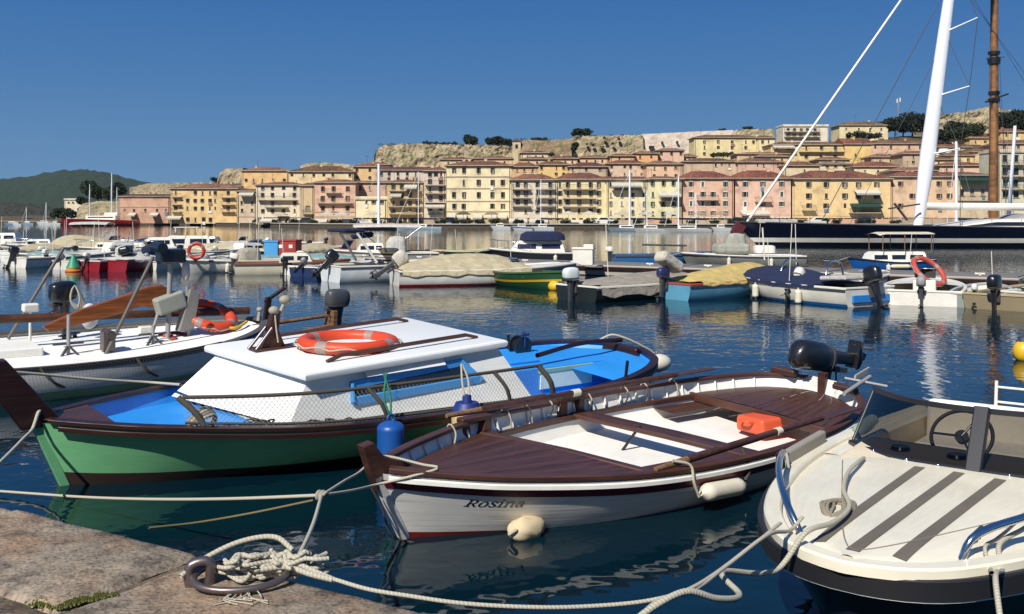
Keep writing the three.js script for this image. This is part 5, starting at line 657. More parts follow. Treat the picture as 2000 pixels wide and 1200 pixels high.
  part(MB, 'fender_clip', rbox(.05, .18, .08, .01, 1.5, .64, -.98), M.black);
}
{
  const W = (x, y, z) => toWorld(MB, [x, y, z]);
  rope('mooring_rope', 'thick pale rope looping from the motor boat windscreen over its bow', [W(2.02, .65, -.62), W(1.8, .67, -.58), W(1.45, .68, -.52), W(1.05, .68, -.40), W(.7, .68, -.24), W(.34, .69, -.2), W(.06, .70, -.23), W(-.1, .55, -.3), at(1410, 1120, 4.5), at(1445, 1163, 4.25), at(1400, 1170, 4.05), at(1340, 1156, 3.95), at(1270, 1190, 3.85), at(1210, 1240, 3.75)], .014);
  rope('mooring_rope', 'pale knotted rope from the motor boat bow rail to the crossing', [W(.34, .69, -.36), W(.2, .66, -.36), at(1500, 1045, 4.75), at(1420, 1105, 4.4), at(1350, 1155, 4.1), at(1290, 1172, 4.0), at(1240, 1215, 3.8)], .010);
  rope('mooring_rope', 'frayed pale rope hanging from the right bow rail', [W(.95, .79, .72), W(.86, .70, .62), W(.62, .66, .55), W(.45, .60, .60), at(1945, 1130, 4.4), at(1955, 1215, 4.2)], .013); rope('mooring_rope', 'second strand tied to the right bow rail cleat', [W(.8, .79, .63), W(.72, .66, .52), W(.55, .655, .50), W(.42, .61, .55), at(1938, 1120, 4.42)], .010);
  const yb = thing('marker_buoy', 'yellow buoy beside the ladder at the right edge', 'buoy', null, ground(1999, 704)); part(yb, 'body', ball(.16, 0, .14, 0, 1, 1.15, 1, 20), M.yellow); part(yb, 'collar', cyl(.08, .06, .08, 0, .33, 0), M.darkGrey);
  const sf = thing('fender', 'worn grey-green fender lying on the far side of the motor boat', 'fender', 'fenders', W(3.15, .64, -1.0), MT + .1); part(sf, 'body', fenderGeo(.62, .05).rotateZ(PI / 2), mat([.33, .42, .33], .7, { map: T.grime })); part(sf, 'lanyard', tube([[-.3, 0, 0], [-.42, .03, .03], [-.5, 0, .08]], .012), M.rope);
}

// ---------------------------------------------------------------- near quay
const QY = .80;
{
  const q0 = ground(0, 988, QY), q1 = ground(855, 1200, QY), dir = q1.clone().sub(q0).normalize(), back = new V3(-dir.z, 0, dir.x); if (back.z < 0) back.multiplyScalar(-1);
  const P = (a, b, y = QY) => q0.clone().addScaledVector(dir, a).addScaledVector(back, b).setY(y).toArray();
  const quay = tag(new THREE.Group(), 'stone quay in the foreground', null, null, 'structure'); quay.name = 'quay'; scene.add(quay);
  // big stones along the edge and behind, each with chipped rims
  const stone = (a0, a1, b0, b1, dy, edge) => {
    const n = 16, m = 10, skew = .18; const f = (u, v) => { const a = mix(a0, a1, u) + (v - .5) * skew * 0, b = mix(b0, b1, v), e = Math.min(u * (a1 - a0), (1 - u) * (a1 - a0), v * (b1 - b0), (1 - v) * (b1 - b0)), wob = (fbm(a * 3.1 + 7, b * 3.1, 21, 3) - .5); const chip = (fbm(a * 7, b * 7, 33, 3) - .35) * .03; const p = P(a + (u == 0 || u == 1 ? wob * .03 : 0), b + (v == 0 || v == 1 ? wob * .05 : 0), QY + dy + wob * .02 - (e < .02 ? .02 + Math.max(0, chip) : e < .05 ? .004 : 0)); return p; };
    const top = surf((u, v) => { const s = (k, n2) => { const w = [0, .012, .04]; return k; }; return f(u, v); }, 40, 30), p = part(quay, 'quay_stone', top, M.quayStone);
    if (edge) part(p, 'stone_face', surf((u, v) => { const t = f(u, 0); return [t[0] + dir.x * 0 - back.x * (v ? .03 : 0), v ? mix(QY, -1, v) : t[1], t[2] - back.z * (v ? .03 : 0)]; }, 24, 4), M.quayStone);
  };
  const cuts = [-3.2, -1.6, .14, 1.50, 3.3, 5.4]; for (let i = 0; i < cuts.length - 1; i++) stone(cuts[i] + .004, cuts[i + 1] - .004, 0, .72 + (i % 2) * .02, (i % 3) * .006, true);
  const cuts2 = [-3, -1.2, .55, 2.1, 3.9, 6]; for (let i = 0; i < cuts2.length - 1; i++) stone(cuts2[i] + .004, cuts2[i + 1] - .004, 0.755, 1.9, ((i + 1) % 3) * .006, false);
  part(quay, 'quay_fill', surf((u, v) => P(mix(-14, 14, u), mix(.02, 14, v), QY - .014), 20, 10), mat([.30, .27, .22], .95, { map: T.stone, bumpMap: T.stoneB, bumpScale: .01 }));
  part(quay, 'quay_core', surf((u, v) => P(mix(-14, 14, u), .1, mix(-1.5, QY - .05, v)), 12, 2), mat([.26, .23, .19], .95, { map: T.stone }));
  // moss in the joint
  const mc = ground(140, 1172, QY), mg = []; for (let i = 0; i < 2400; i++) { const a = cl((rnd() + rnd() + rnd()) / 3), u = (a - .5) * .36, w = .10 * Math.pow(1 - Math.abs(a - .42) / .6, 1.2), b = (rnd() + rnd() - 1) * w; if (vnoise(u * 60, b * 60, 4) < .34) continue; mg.push(put(clean(new THREE.ConeGeometry(rr(.004, .008), rr(.006, .018), 4)), mc.x + u * 1.0 + b * .3, QY + .006, mc.z - u * .28 + b, rr(-.5, .5), 0, rr(-.5, .5))); }
  tag(part(scene, 'moss', merge(mg), mat([.10, .105, .018], .95)), 'yellow-green moss growing in a joint of the quay', null, null, 'stuff');
  // mooring ring and rope heap
  const rc = ground(470, 1142, QY), rg = thing('mooring_ring', 'dark iron mooring ring lying on the quay', 'ring', null, rc); part(rg, 'ring', put(clean(new THREE.TorusGeometry(.15, .0145, 10, 36)).scale(1.25, .9, 1), 0, .04, 0, -PI / 2 + .12, .2, 0), M.rustSteel); part(rg, 'staple', tube([[-.2, -.02, .02], [-.2, .08, .02], [-.13, .09, .0], [-.13, -.02, 0]], .022, 8), M.rustSteel);
  const hp = thing('rope_heap', 'tangled pale mooring rope heaped through the iron ring', 'rope', 'ropes', rc.clone()); for (let k = 0; k < 24; k++) { const pts = [], cx = .02 + rr(0, .2), cz = -.02 - cx * .25 + rr(-.04, .03), L = rr(.08, .17), an = rr(-.9, .5); for (let i = 0; i < 7; i++) { const f = (i / 6 - .5) * 2, sgn = i % 2 ? 1 : -1; pts.push([cx + Math.cos(an) * L * f + rr(-.03, .03), .025 + .012 * (k % 7) + rr(-.012, .02), cz + Math.sin(an) * L * f * .5 + sgn * rr(0, .03)]); } part(hp, 'rope_turn', tube(pts, .0092, 7, 40), M.rope); }
  part(hp, 'rope_turn', tube([[-.23, .05, .05], [-.17, .09, -.02], [-.02, .15, -.08], [.12, .16, -.10], [.2, .12, -.06]], .011, 8, 30), M.rope); part(hp, 'rope_turn', tube([[.08, .06, .0], [.18, .06, -.03], [.29, .04, .0], [.38, .026, .02]], .012, 8, 24), M.rope); part(hp, 'rope_turn', tube([[.12, .09, -.03], [.22, .07, -.04], [.30, .045, -.02], [.39, .022, .015]], .011, 8, 24), M.rope);
  for (let k = 0; k < 10; k++) part(hp, 'frayed_end', tube([[.05 + rr(-.04, .04), .02, .08], [.05 + rr(-.08, .08), .01, .14 + rr(0, .05)], [.05 + rr(-.12, .12), .008, .18 + rr(0, .06)]], .003, 4, 8), M.rope);
  // lines to the boats
  const knot = at(628, 968, 5.9), K2 = rc.clone().add(new V3(.21, .06, -.05));
  rope('mooring_rope', 'pale rope rising from the rope heap to the knot', [K2, K2.clone().lerp(knot, .5).add(new V3(.01, -.01, 0)), knot], .011); single('rope_knot', merge([0, 1, 2].map((k) => put(clean(new THREE.TorusGeometry(.022, .012, 7, 14)), knot.x + (k - 1) * .016, knot.y, knot.z, .3 * k, 1.2, .4))), M.rope, 'knot joining the mooring ropes before the white boat', 'knot', 'ropes');
  const W = (x, y, z) => toWorld(RO, [x, y, z]); rope('mooring_rope', 'pale rope from the knot to the stem head of the white boat', [knot, knot.clone().lerp(W(-.05, .55, -.06), .5), W(-.05, .55, -.06), W(.05, .60, -.10)], .009); rope('mooring_rope', 'pale rope from the knot round the bow rail of the white boat', [knot, knot.clone().lerp(W(.02, .47, .06), .5).add(new V3(0, -.01, 0)), W(.0, .47, .07), W(.18, .53, .20), W(.36, .575, .26), W(.3, .58, .16), W(.12, .62, -.02), W(.0, .62, -.08)], .010);
  rope('mooring_rope', 'long pale rope from the knot to the water at the far left', [knot, ...sag(knot.clone().add(new V3(-.1, -.005, 0)), at(80, 966, 8.0), .03, 6).slice(1), at(-30, 958, 8.2)], .011); rope('sunken_rope', 'dim yellowish rope slanting under the knot toward the quay', [knot.clone().add(new V3(-.05, -.03, 0)), at(480, 1005, 6.0), at(380, 1022, 5.9), at(290, 1032, 5.7)], .007, mat([.16, .13, .05], .9));
  const e0 = rc.clone().add(new V3(.30, .04, -.01)); rope('mooring_rope', 'long twisted rope from the heap along the quay toward the motor boat', [e0, rc.clone().add(new V3(.385, .028, .02)), at(720, 1152, 3.94), at(800, 1165, 3.90), at(900, 1179, 3.88), at(1050, 1187, 3.9), at(1150, 1185, 3.95), at(1260, 1175, 4.0), at(1330, 1158, 4.05), at(1420, 1105, 4.42), at(1525, 1022, 5.0)], .009);
  rope('sunken_rope', 'thin dark rope hanging from the white boat stem into the water', [W(-.06, .46, .05), W(.03, .3, .07), W(.13, .08, .07), W(.3, .0, .12), W(.5, -.03, .3)], .008, M.ropeDark);
}

// ---------------------------------------------------------------- small boats along the pontoon
const MR = 'boats along the pontoon';
function boat(o) { // ref: pixel on the water of the stern (or bow); turn: degrees of the bow-to-stern line
  const th = o.turn * PI / 180, p = ground(o.at[0], o.at[1]), u = new V3(Math.cos(th), 0, -Math.sin(th)); if (o.ref != 'bow') p.addScaledVector(u, -o.L);
  const g = thing(o.name ?? 'small_boat', o.label, o.cat ?? 'boat', o.group ?? MR, p, th), F = (o.F ?? .55) * .82, gz = o.gozzo;
  const h = hull({ L: o.L, B: o.B ?? 2, nT: 22, beam: gz ? gozzoBeam : motorBeam, p: gz ? flareV : (t) => flareM(t) * 1.15, e: gz ? () => 1.4 : (t) => mix(1.2, 2.2, smooth(0, .5, t)), rake: o.rake ?? .5, sheer: o.sheer ?? spl(gz ? [[0, F * 1.35], [.5, F * .95], [1, F * 1.15]] : [[0, F * 1.3], [.5, F * 1.05], [1, F]]), keel: () => -.3 });
  const S = h.S, up = (k) => (t) => S(t) - k, hm = typeof o.hull == 'string' || Array.isArray(o.hull) ? paint(o.hull) : o.hull;
  if (o.bottom) part(g, 'bottom', h.band(() => -.29, () => .07, .001), paint(o.bottom));
  part(g, 'hull_side', merge([h.band(() => -.28, up(.01), 0, 0, 1, 5), h.transom(-.25, S(1))]), hm);
  if (o.stripe) for (const s of [1, -1]) part(g, 'stripe', h.side(up(o.stripeY ?? .2), up((o.stripeY ?? .2) - (o.stripeH ?? .1)), .008, s, 0, 1, 2), paint(o.stripe));
  for (const s of [1, -1]) part(g, 'gunwale', sweep(h.path(s, .005, -.02, .01, 1, 20), .09, .05), o.rail ? paint(o.rail) : M.white);
  if (!gz) part(g, 'transom_cap', rbox(.08, .05, 2 * h.hb(1, S(1)), .01, h.X(1, S(1)) - .02, S(1) + .01, 0), o.rail ? paint(o.rail) : M.white);
  part(g, 'inner_skin', h.band(() => .06, up(.01), -.03, .02, .99, 3), paint(o.inside ?? '#dcd9d0')); part(g, 'sole', h.deck(.1, .99, () => .1, .02), paint(o.inside ?? '#cfcabd'));
  if (o.fore) part(g, 'fore_deck', h.deck(.01, o.fore, up(.02), .02, .06), paint(o.deck ?? '#e4e1d8'));
  if (o.full) part(g, 'deck', h.deck(.01, .995, up(.03), .02, .05), paint(o.deck ?? '#e4e1d8'));
  for (const k of o.seats ?? []) part(g, 'thwart', box(.28, .04, 2 * h.hb(k, S(k) - .12, -.03), k * o.L, S(k) - .14, 0), o.seatM ?? M.teak);
  if (o.cover) { const [a, b, rise, m, peak, drop] = o.cover; part(g, 'cover', surf((uu, v) => { const t = mix(a, b, uu), w = v * 2 - 1, hh = h.hb(t, S(t), .03), pk = peak ?? .5, f = uu < pk ? Math.sin(uu / pk * PI / 2) : Math.cos((uu - pk) / (1 - pk) * PI / 2), e = Math.abs(w) > .86 ? (Math.abs(w) - .86) / .14 : 0, ww = Math.min(1, Math.abs(w) / .86); return [h.X(t, S(t)), S(t) + .05 + rise * .85 * Math.pow(Math.max(0, f), .6) * (1 - Math.pow(ww, 1.25)) + .018 * Math.sin(uu * 40 + 6 * ww) * ww + (fbm(uu * 9, v * 7, o.L * 9 | 0, 3) - .5) * .045 * (1 - e) - e * (drop ?? .12) * (1 + .12 * Math.sin(uu * 23)), Math.sign(w) * ww * hh]; }, 30, 20), m); }
  if (o.cabin) for (const c of [].concat(o.cabin)) { const { a, b, w = .74, y = .5, m, win = 3, slope = .35, wm } = c, y0 = S((a + b) / 2 / o.L) - .06, hw = Math.min(h.hb(a / o.L, S(.2)), h.hb(b / o.L, S(.5))) * w, cm = m ?? M.white, r = (f, inx, inz) => [[a + inx * 1.6, -hw + inz], [b - inx * .6, -hw + inz], [b - inx * .6, hw - inz], [a + inx * 1.6, hw - inz]].map(([x, z]) => [x, y0 + f, z]);
    const cb = part(g, 'cabin', toCreasedNormals(loft([r(0, 0, 0), r(y * .82, slope * y * .82, .10 * y), r(y, slope * y + .06, .10 * y + .05)]), .7), cm);
    for (const s of [-1, 1]) for (let k = 0; k < win; k++) { const x0 = mix(a + slope * y, b - .1, (k + .12) / win), x1 = mix(a + slope * y, b - .1, (k + .88) / win); part(cb, 'window', surf((uu, v) => [mix(x0, x1, uu), y0 + y * mix(.36, .74, v), s * (hw - .10 * y * mix(.36, .74, v) / .82 + .006)], 2, 2), wm ?? M.glassDark); }
    if (c.front !== 0) part(cb, 'windscreen', surf((uu, v) => [a + slope * y * 1.6 * mix(.3, .75, v) * .82 / .82 - .012, y0 + y * mix(.3, .75, v) * .82, mix(-hw * .8, hw * .8, uu)], 2, 2), wm ?? M.glassDark); }
  if (o.screen) { const { x, w = .7, y = .35, lean = .3, m } = o.screen, y0 = S(x / o.L), hw = h.hb(x / o.L, y0) * w; const ws = grp(g, 'windscreen'); part(ws, 'pane', surf((uu, v) => { const q = uu * 2 - 1; return [x + v * lean + .5 * q * q * .9, y0 + v * y, q * (hw - .06 * v)]; }, 14, 2), m ?? M.tint); part(ws, 'frame', tube(Array.from({ length: 13 }, (_, i) => { const q = i / 6 - 1; return [x + lean + .45 * q * q, y0 + y, q * (hw - .06)]; }), .018, 5, 24), M.steel); }
  if (o.bimini) { const { a, b, y, w = .8, m } = o.bimini, hw = o.B / 2 * w; const bm = grp(g, 'bimini'); part(bm, 'canopy', surf((uu, v) => { const q = v * 2 - 1; return [mix(a, b, uu), y + .10 * (1 - q * q) + .03 * Math.sin(uu * PI) - (Math.abs(q) > .95 ? .06 : 0), q * hw]; }, 10, 12), m ?? M.tarpWhite); const y0 = S(.6); for (const s of [-1, 1]) for (const [x0, x1] of [[mix(a, b, .5), a], [mix(a, b, .5), b]]) part(bm, 'pole', rod([x0, y0, s * hw], [x1, y, s * hw], .014, 5), M.steel); }
  if (o.console) { const { x, y = .6, m, cov } = o.console; const c = part(g, cov ? 'covered_console' : 'console', cov ? (() => { const q = loft([superRing(x, S(.5) - .2, 0, .55, .45, 14), superRing(x, S(.5) + y * .6, 0, .5, .42, 14), superRing(x + .05, S(.5) + y * .95, 0, .36, .34, 14), superRing(x + .05, S(.5) + y, 0, .1, .1, 14)]); return q; })() : merge([rbox(.5, y + .25, .6, .05, x, S(.5) + y / 2 - .2, 0)]), m ?? M.white); if (!cov) part(c, 'console_screen', rbox(.03, .3, .55, .01, x - .2, S(.5) + y + .1, 0, 0, 0, -.4), M.tint); }
  if (o.rails) for (const s of [-1, 1]) { const r = grp(g, 'guard_rail'); part(r, 'top_tube', tube(h.path(s, .42, -.06, .01, o.rails, 8), .014, 5, 16), M.steel); for (let k = 0; k < 4; k++) { const t = mix(.03, o.rails, (k + .5) / 4), z = s * h.hb(t, S(t), -.06); part(r, 'stanchion', rod([h.X(t, S(t)), S(t), z], [h.X(t, S(t)), S(t) + .42, z], .012, 5), M.steel); } }
  if (o.motor) { const { x = o.L + .05, y = S(1) + .05, z = 0, s = 1, tilt = 0, m, cov, tall } = o.motor; outboard(g, x, y, z, s * .82, tilt, m ?? M.black, 0, null, tall); }
  if (!gz) part(g, 'rubbing_band', sweep([...h.path(-1, -.05, .012, 0, 1, 12).reverse(), ...h.path(1, -.05, .012, 0, 1, 12)], .03, .05), o.band ?? M.darkGrey);
  part(g, 'bow_line', tube([[.1, S(0) + .03, 0], [-.5, S(0) * .8, .1], [-1.1, .5, .2]], .014, 5, 10), M.rope);
  if (rnd() < .5) part(g, 'aerial', rod([o.L * .6, S(.6), h.hb(.6, S(.6), -.1)], [o.L * .6 + .1, S(.6) + rr(1, 2), h.hb(.6, S(.6), -.1)], .012, 5), M.white);
  for (const t of [.35, .7]) if (rnd() < .45) part(g, 'fender', fenderGeo(.4, .09).translate(h.X(t, .4), S(t) - .3, h.hb(t, S(t), .08)), rnd() < .6 ? M.fender : M.tarpNavy);
  o.extra?.(g, h); return g;
}
const wh = '#e6e4de';
// nearest side of the pontoon, left to right
boat({ label: 'white open boat with a black outboard at the left edge of the pontoon row', at: [30, 523], turn: 235, L: 5, hull: wh, motor: { s: 1.2, tilt: .35 }, fore: .4, seats: [.6] });
boat({ label: 'white boat stern on beside the green cone buoy', at: [92, 521], turn: 262, L: 4.6, hull: wh, full: 1, motor: { s: .9, m: M.white } });
boat({ label: 'red inflatable-sided boat with white tarpaulin piled on top', at: [212, 531], turn: 250, L: 4.2, B: 2.1, hull: [.26, .012, .022], rail: '#8d1020', inside: '#7a1018', cover: [.1, .9, .35, M.tarpWhite, .4], extra: (g, h) => { for (const [x, z, m] of [[1.3, .3, M.tarpNavy], [2.2, -.4, M.tarpNavy], [2.9, .4, M.tarpWhite], [3.3, -.1, M.black]]) part(g, 'deck_bag', rbox(.7, .4, .5, .15, x, h.S(.5) + .38, z, .2, .4, .1), m); } });
boat({ label: 'red-hulled small boat tucked left of the red tarpaulin boat', at: [172, 531], turn: 244, L: 3.6, B: 1.5, hull: [.26, .012, .022], rail: '#e0ddd6', motor: { s: .8, m: M.white, tilt: .3 }, seats: [.5, .75] });
boat({ label: 'low white boat with its bow to the left under the red lifebuoy', at: [345, 534], ref: 'bow', turn: 32, L: 5.2, B: 1.9, hull: wh, fore: .35, console: { x: 3.0, y: .55, m: cloth('#b9b3a4'), cov: 1 }, motor: { s: .9, m: M.white } });
boat({ label: 'beige boat with a varnished brown rail and small cabin', at: [462, 536], turn: 190, L: 4.6, B: 1.8, hull: '#cfc9b6', rail: '#8d5026', cabin: { a: 1.5, b: 2.9, y: .45, win: 2, m: paint('#d6d0bd') }, motor: { s: .9, m: M.white, tilt: .2 }, seats: [.75] });
boat({ label: 'white sports boat with wraparound windscreen and big black outboard', at: [645, 551], turn: 212, L: 5.6, B: 2.1, F: .7, hull: '#dfe6ea', fore: .5, screen: { x: 2.5, w: .8, y: .55, lean: .5 }, motor: { s: 1.15, tilt: .75, tall: 1.2 }, seats: [.75], extra: (g, h) => { part(g, 'rub_strake', sweep(h.path(1, -.2, .02), .03, .06), M.grey); const a = grp(g, 'radar_arch'); for (const s of [-1, 1]) part(a, 'arch_leg', rod([4.2, .7, s * .95], [4.9, 1.75, s * .8], .05), M.white); part(a, 'arch_bar', rod([4.9, 1.75, -.8], [4.9, 1.75, .8], .05), M.white); part(a, 'arch_canvas', rbox(.8, .12, 1.7, .05, 5.0, 1.85, 0), M.tarpNavy); } });
boat({ label: 'white motor boat under a big cream tarpaulin with a red waterline', at: [770, 557], turn: 196, L: 6.6, B: 2.35, F: .62, hull: '#e8e6e0', bottom: '#a3231f', cover: [.30, .985, .58, M.tarp, .45, .2], fore: .32, screen: { x: 1.9, w: .7, y: .3, lean: .35 }, motor: { s: 1.25, tilt: .95, m: cloth('#e2ddcf'), tall: 1.5 }, stripe: '#8f8a80', stripeY: .16, stripeH: .05, extra: (g, h) => part(g, 'rub_strake', sweep([...h.path(1, -.08, .02)], .04, .07), M.darkGrey) });
boat({ label: 'dark green boat with a bright yellow stripe', at: [1100, 566], turn: -58, L: 5.0, B: 1.9, F: .6, hull: [.018, .075, .03], stripe: [.55, .36, .03], stripeY: .30, stripeH: .07, rail: '#3c5a3a', gozzo: 1, rake: .3, inside: '#6b6a4e', seats: [.3, .5, .75], extra: (g) => part(g, 'stern_float', ball(.2, 5.0, .12, .35, 1.2, .9, .9), M.yellow) });
boat({ label: 'black-hulled boat under a sagging grey tarpaulin', at: [1125, 588], turn: 216, L: 4.9, B: 1.9, F: .5, hull: [.016, .02, .018], cover: [.08, .97, .28, M.tarpGrey, .35, .3], motor: { s: 1.25, m: paint('#d9e2e4'), tall: 1.0 } });
boat({ label: 'light blue boat under a pale yellow tarpaulin with red edging', at: [1302, 585], turn: 218, L: 4.8, B: 1.9, F: .55, hull: '#5d9cbd', rail: '#b7473a', gozzo: 0, cover: [.02, .9, .45, cloth('#d9c17a'), .3, .10], motor: { s: 1.05, m: mat([.02, .025, .09], .4), tilt: .1 }, extra: (g, h) => { part(g, 'motor_cover', rbox(.9, .34, .45, .12, 4.7, 1.05, 0, .1, 0, .5), cloth('#ddd6c6')); part(g, 'ridge_pole', rod([.4, 1.0, 0], [.5, 2.0, 0], .025), M.white); part(g, 'bow_bag', rbox(.5, .4, .5, .15, .1, .5, .3), M.yellow); part(g, 'bow_bag', rbox(.35, .3, .4, .12, -.15, .45, -.2), mat([.5, .07, .03], .7)); } });
boat({ label: 'grey inflatable with a tilted white outboard and tube frame', at: [1560, 588], turn: 228, L: 3.4, B: 1.6, F: .42, hull: [.25, .26, .28], rail: '#9a9c9e', motor: { s: 1.25, tilt: .9, m: paint('#dcd9d0') }, extra: (g) => { for (const s of [-1, 1]) part(g, 'frame_tube', tube([[2.0, .4, s * .7], [2.1, 1.0, s * .65], [2.9, 1.05, s * .65], [3.3, .4, s * .7]], .03, 6), M.steel); part(g, 'round_fender', ball(.22, 3.3, .22, .5), M.fender); } });
boat({ label: 'blue and white boat under a navy tarpaulin with a bulky black outboard', at: [1700, 598], turn: -60, L: 4.9, B: 2.0, F: .58, hull: '#d9d6cc', bottom: '#1c66a8', cover: [.05, .8, .42, M.tarpNavy, .5, .1], motor: { s: 1.25, y: .45, tilt: .3, m: M.black, tall: 1.25 }, extra: (g, h) => { part(g, 'stern_cloth', rbox(.9, .12, 1.5, .05, 4.3, .72, 0, 0, 0, .06), M.tarpWhite); part(g, 'blue_skirt', rbox(.06, .2, 1.4, .02, 4.93, .2, 0), mat([.02, .2, .55], .5)); } });
boat({ label: 'white launch carrying a red lifebuoy arch at the right', at: [1800, 598], turn: 245, L: 4.6, B: 2.1, F: .46, hull: wh, bottom: '#6c706c', fore: .45, console: { x: 2.5, y: .25 }, seats: [.75], motor: { s: .95, m: M.grey } });
boat({ label: 'small grey dinghy between the white launch and the black outboard', at: [1905, 602], turn: 238, L: 3.3, B: 1.4, F: .42, hull: '#8f9694', rail: '#b9bdbb', seats: [.35, .65], motor: { s: .6, m: M.white } });
boat({ label: 'tan work boat with a tall black outboard near the right edge', at: [1948, 606], turn: 222, L: 4.4, B: 1.8, F: .45, hull: '#8c8066', rail: '#b8a882', motor: { s: 1.15, m: M.black, tall: 1.1 }, seats: [.4, .7] });
boat({ label: 'boat with a turquoise tarpaulin cut by the right edge', at: [2010, 606], turn: 208, L: 4.6, B: 1.9, F: .5, hull: '#a89f86', cover: [.05, .8, .3, cloth('#86c4cc'), .5, .1] });
// more small craft crowding the left half
[['tiny white tender behind the red tarpaulin boat', 238, 514, 20, 3.4, wh, 1], ['white skiff with upturned grey motor right of the red tarpaulin boat', 285, 528, 236, 3.8, '#d9d6cc', 2], ['white rowing boat just left of the lifebuoy boat', 325, 524, 228, 3.8, '#e2e0d8', 0], ['grey-green skiff under the lifebuoy', 402, 531, 240, 3.6, '#9aa59a', 2], ['white skiff with teal cover left of the beige cabin boat', 432, 528, 230, 3.8, wh, 3], ['navy blue skiff right of the beige cabin boat', 592, 541, 238, 4.0, '#25345c', 2], ['white tender with black motor between the beige boat and the sports boat', 560, 538, 232, 3.8, wh, 1], ['white skiff just right of the sports boat', 742, 547, 226, 4.0, '#dfe0dc', 2], ['small cream boat behind the sports boat bow', 712, 521, 8, 4.2, '#e3ddc8', 3], ['white tender far left between the two outboard boats', 60, 521, 240, 3.4, wh, 0], ['white skiff left of the cone buoy', 118, 527, 232, 3.6, '#dad8d2', 2], ['old grey tender behind the cream tarpaulin boat', 905, 520, 6, 4.0, '#a9aaa4', 0], ['white boat with low cuddy behind the lifebuoy', 470, 508, 12, 4.4, wh, 4], ['low white boat at the back left of the blue locker', 500, 500, 10, 4.6, wh, 4], ['small white boat at the back left of the bimini cruiser', 165, 497, 8, 4.0, wh, 4], ['small cream cuddy at the back beside the roof-rack boat', 345, 497, 6, 4.0, '#e3ddc8', 4], ['white dinghy at the back above the lifebuoy', 400, 498, 8, 3.6, wh, 0], ['low grey boat at the back right of the red locker', 620, 500, 8, 4.2, '#b9bcbc', 0], ['white cuddy boat at the back right of the red locker', 650, 503, 12, 4.2, wh, 4], ['white skiff tucked behind the beige cabin boat', 515, 521, 236, 3.8, wh, 1], ['white skiff with a grey motor left of the beige cabin boat', 452, 523, 232, 3.6, '#dedbd3', 2], ['pale blue skiff between the red boat and the lifebuoy boat', 305, 519, 236, 3.4, '#a9c0cc', 0], ['white boat with teal cover behind the red tarpaulin boat', 200, 512, 10, 4.2, wh, 3], ['white skiff between the tarpaulin boat and the green boat', 985, 545, 236, 3.8, wh, 1], ['small dark skiff right of the yellow tarpaulin boat', 1510, 582, 232, 3.4, '#3c4148', 2], ['white tender behind the navy tarpaulin boat', 1640, 566, 228, 3.4, wh, 0]].forEach(([label, x, y, turn, L, c, k]) => boat({ label, at: [x, y], turn, L, B: 1.6, F: .45, hull: c, seats: [.35, .65], fore: k == 4 ? .45 : .25, motor: k == 1 || k == 2 ? { s: .8, tilt: k == 2 ? .9 : .1, m: k == 2 ? M.grey : M.black } : null, cover: k == 3 ? [.15, .9, .22, cloth('#8fb3b4'), .5] : null, cabin: k == 4 ? { a: 1.2, b: 2.5, y: .4, win: 2 } : null }));
{ // the crowded rows at the left
  const nth = ['first', 'second', 'third', 'fourth', 'fifth', 'sixth', 'seventh', 'eighth', 'ninth', 'tenth', 'eleventh', 'twelfth'], tone = [['white', wh], ['off-white', '#dcd8cb'], ['white', '#e3e4e4'], ['pale grey', '#c3c6c6'], ['white', wh], ['cream', '#e3dcc4']];
  [[488, 12, 15, 640, 'farthest'], [497, 11, -5, 600, 'second farthest'], [513, 9, 10, 560, 'middle']].forEach(([y, n, x0, x1, row], r) => { for (let i = 0; i < n; i++) { const [cn, c] = tone[(i * 2 + r) % 6], k = (i + r) % 4, x = mix(x0, x1, i / (n - 1)) + rr(-8, 8); boat({ label: cn + ' boat, ' + nth[i] + ' from the left in the ' + row + ' crowded row of small craft', at: [x, y + rr(-2, 2)], turn: r < 2 ? rr(-8, 20) : rr(222, 246), L: rr(3.6, 4.8), B: 1.7, F: rr(.5, .72), hull: c, fore: .4, seats: [.6, .8], cabin: k == 0 ? { a: 1.0, b: 2.6, y: rr(.4, .6), win: 2 } : null, screen: k == 1 ? { x: 1.5, y: .42 } : null, cover: k == 2 ? [.2, .92, rr(.2, .4), [M.tarp, M.tarpWhite, M.tarpNavy, M.tarpGrey][i % 4], .5] : null, motor: k != 2 ? { s: .85, tilt: rnd() < .5 ? .9 : .1, m: rnd() < .5 ? M.black : M.white } : null, rails: k == 0 ? .4 : 0 }); } });
}
// far side of the pontoon
boat({ label: 'white cabin cruiser at the far left behind the pontoon', at: [85, 490], turn: 8, L: 5.8, B: 2.3, F: .8, hull: wh, stripe: '#26304e', stripeY: .35, fore: .5, cabin: { a: 1.4, b: 4.2, y: .62, win: 3 }, rails: .4 });
boat({ label: 'white sloop with a sloping cream boom cover behind the left outboard boat', at: [40, 503], ref: 'bow', turn: 22, L: 6.2, B: 2.2, F: .7, hull: wh, full: 1, cover: [.25, .85, .75, M.tarp, .35], extra: (g) => { part(g, 'guard_hoop', tube([[5.8, .7, -.7], [5.9, 1.3, -.7], [5.9, 1.3, .7], [5.8, .7, .7]], .02, 5), M.steel); } });
boat({ label: 'low white cuddy boat left of the bimini cruiser', at: [140, 503], ref: 'bow', turn: 14, L: 4.4, B: 1.9, F: .6, hull: wh, fore: .5, cabin: { a: 1.2, b: 2.6, y: .4, win: 1 }, rails: .3 });
boat({ label: 'white cruiser with a raised white bimini behind the red boat', at: [250, 500], turn: 6, L: 5.4, B: 2.2, F: .75, hull: wh, full: 1, screen: { x: 2.0, y: .5 }, bimini: { a: 2.2, b: 4.4, y: 1.95 }, stripe: '#39414f', stripeY: .3 });
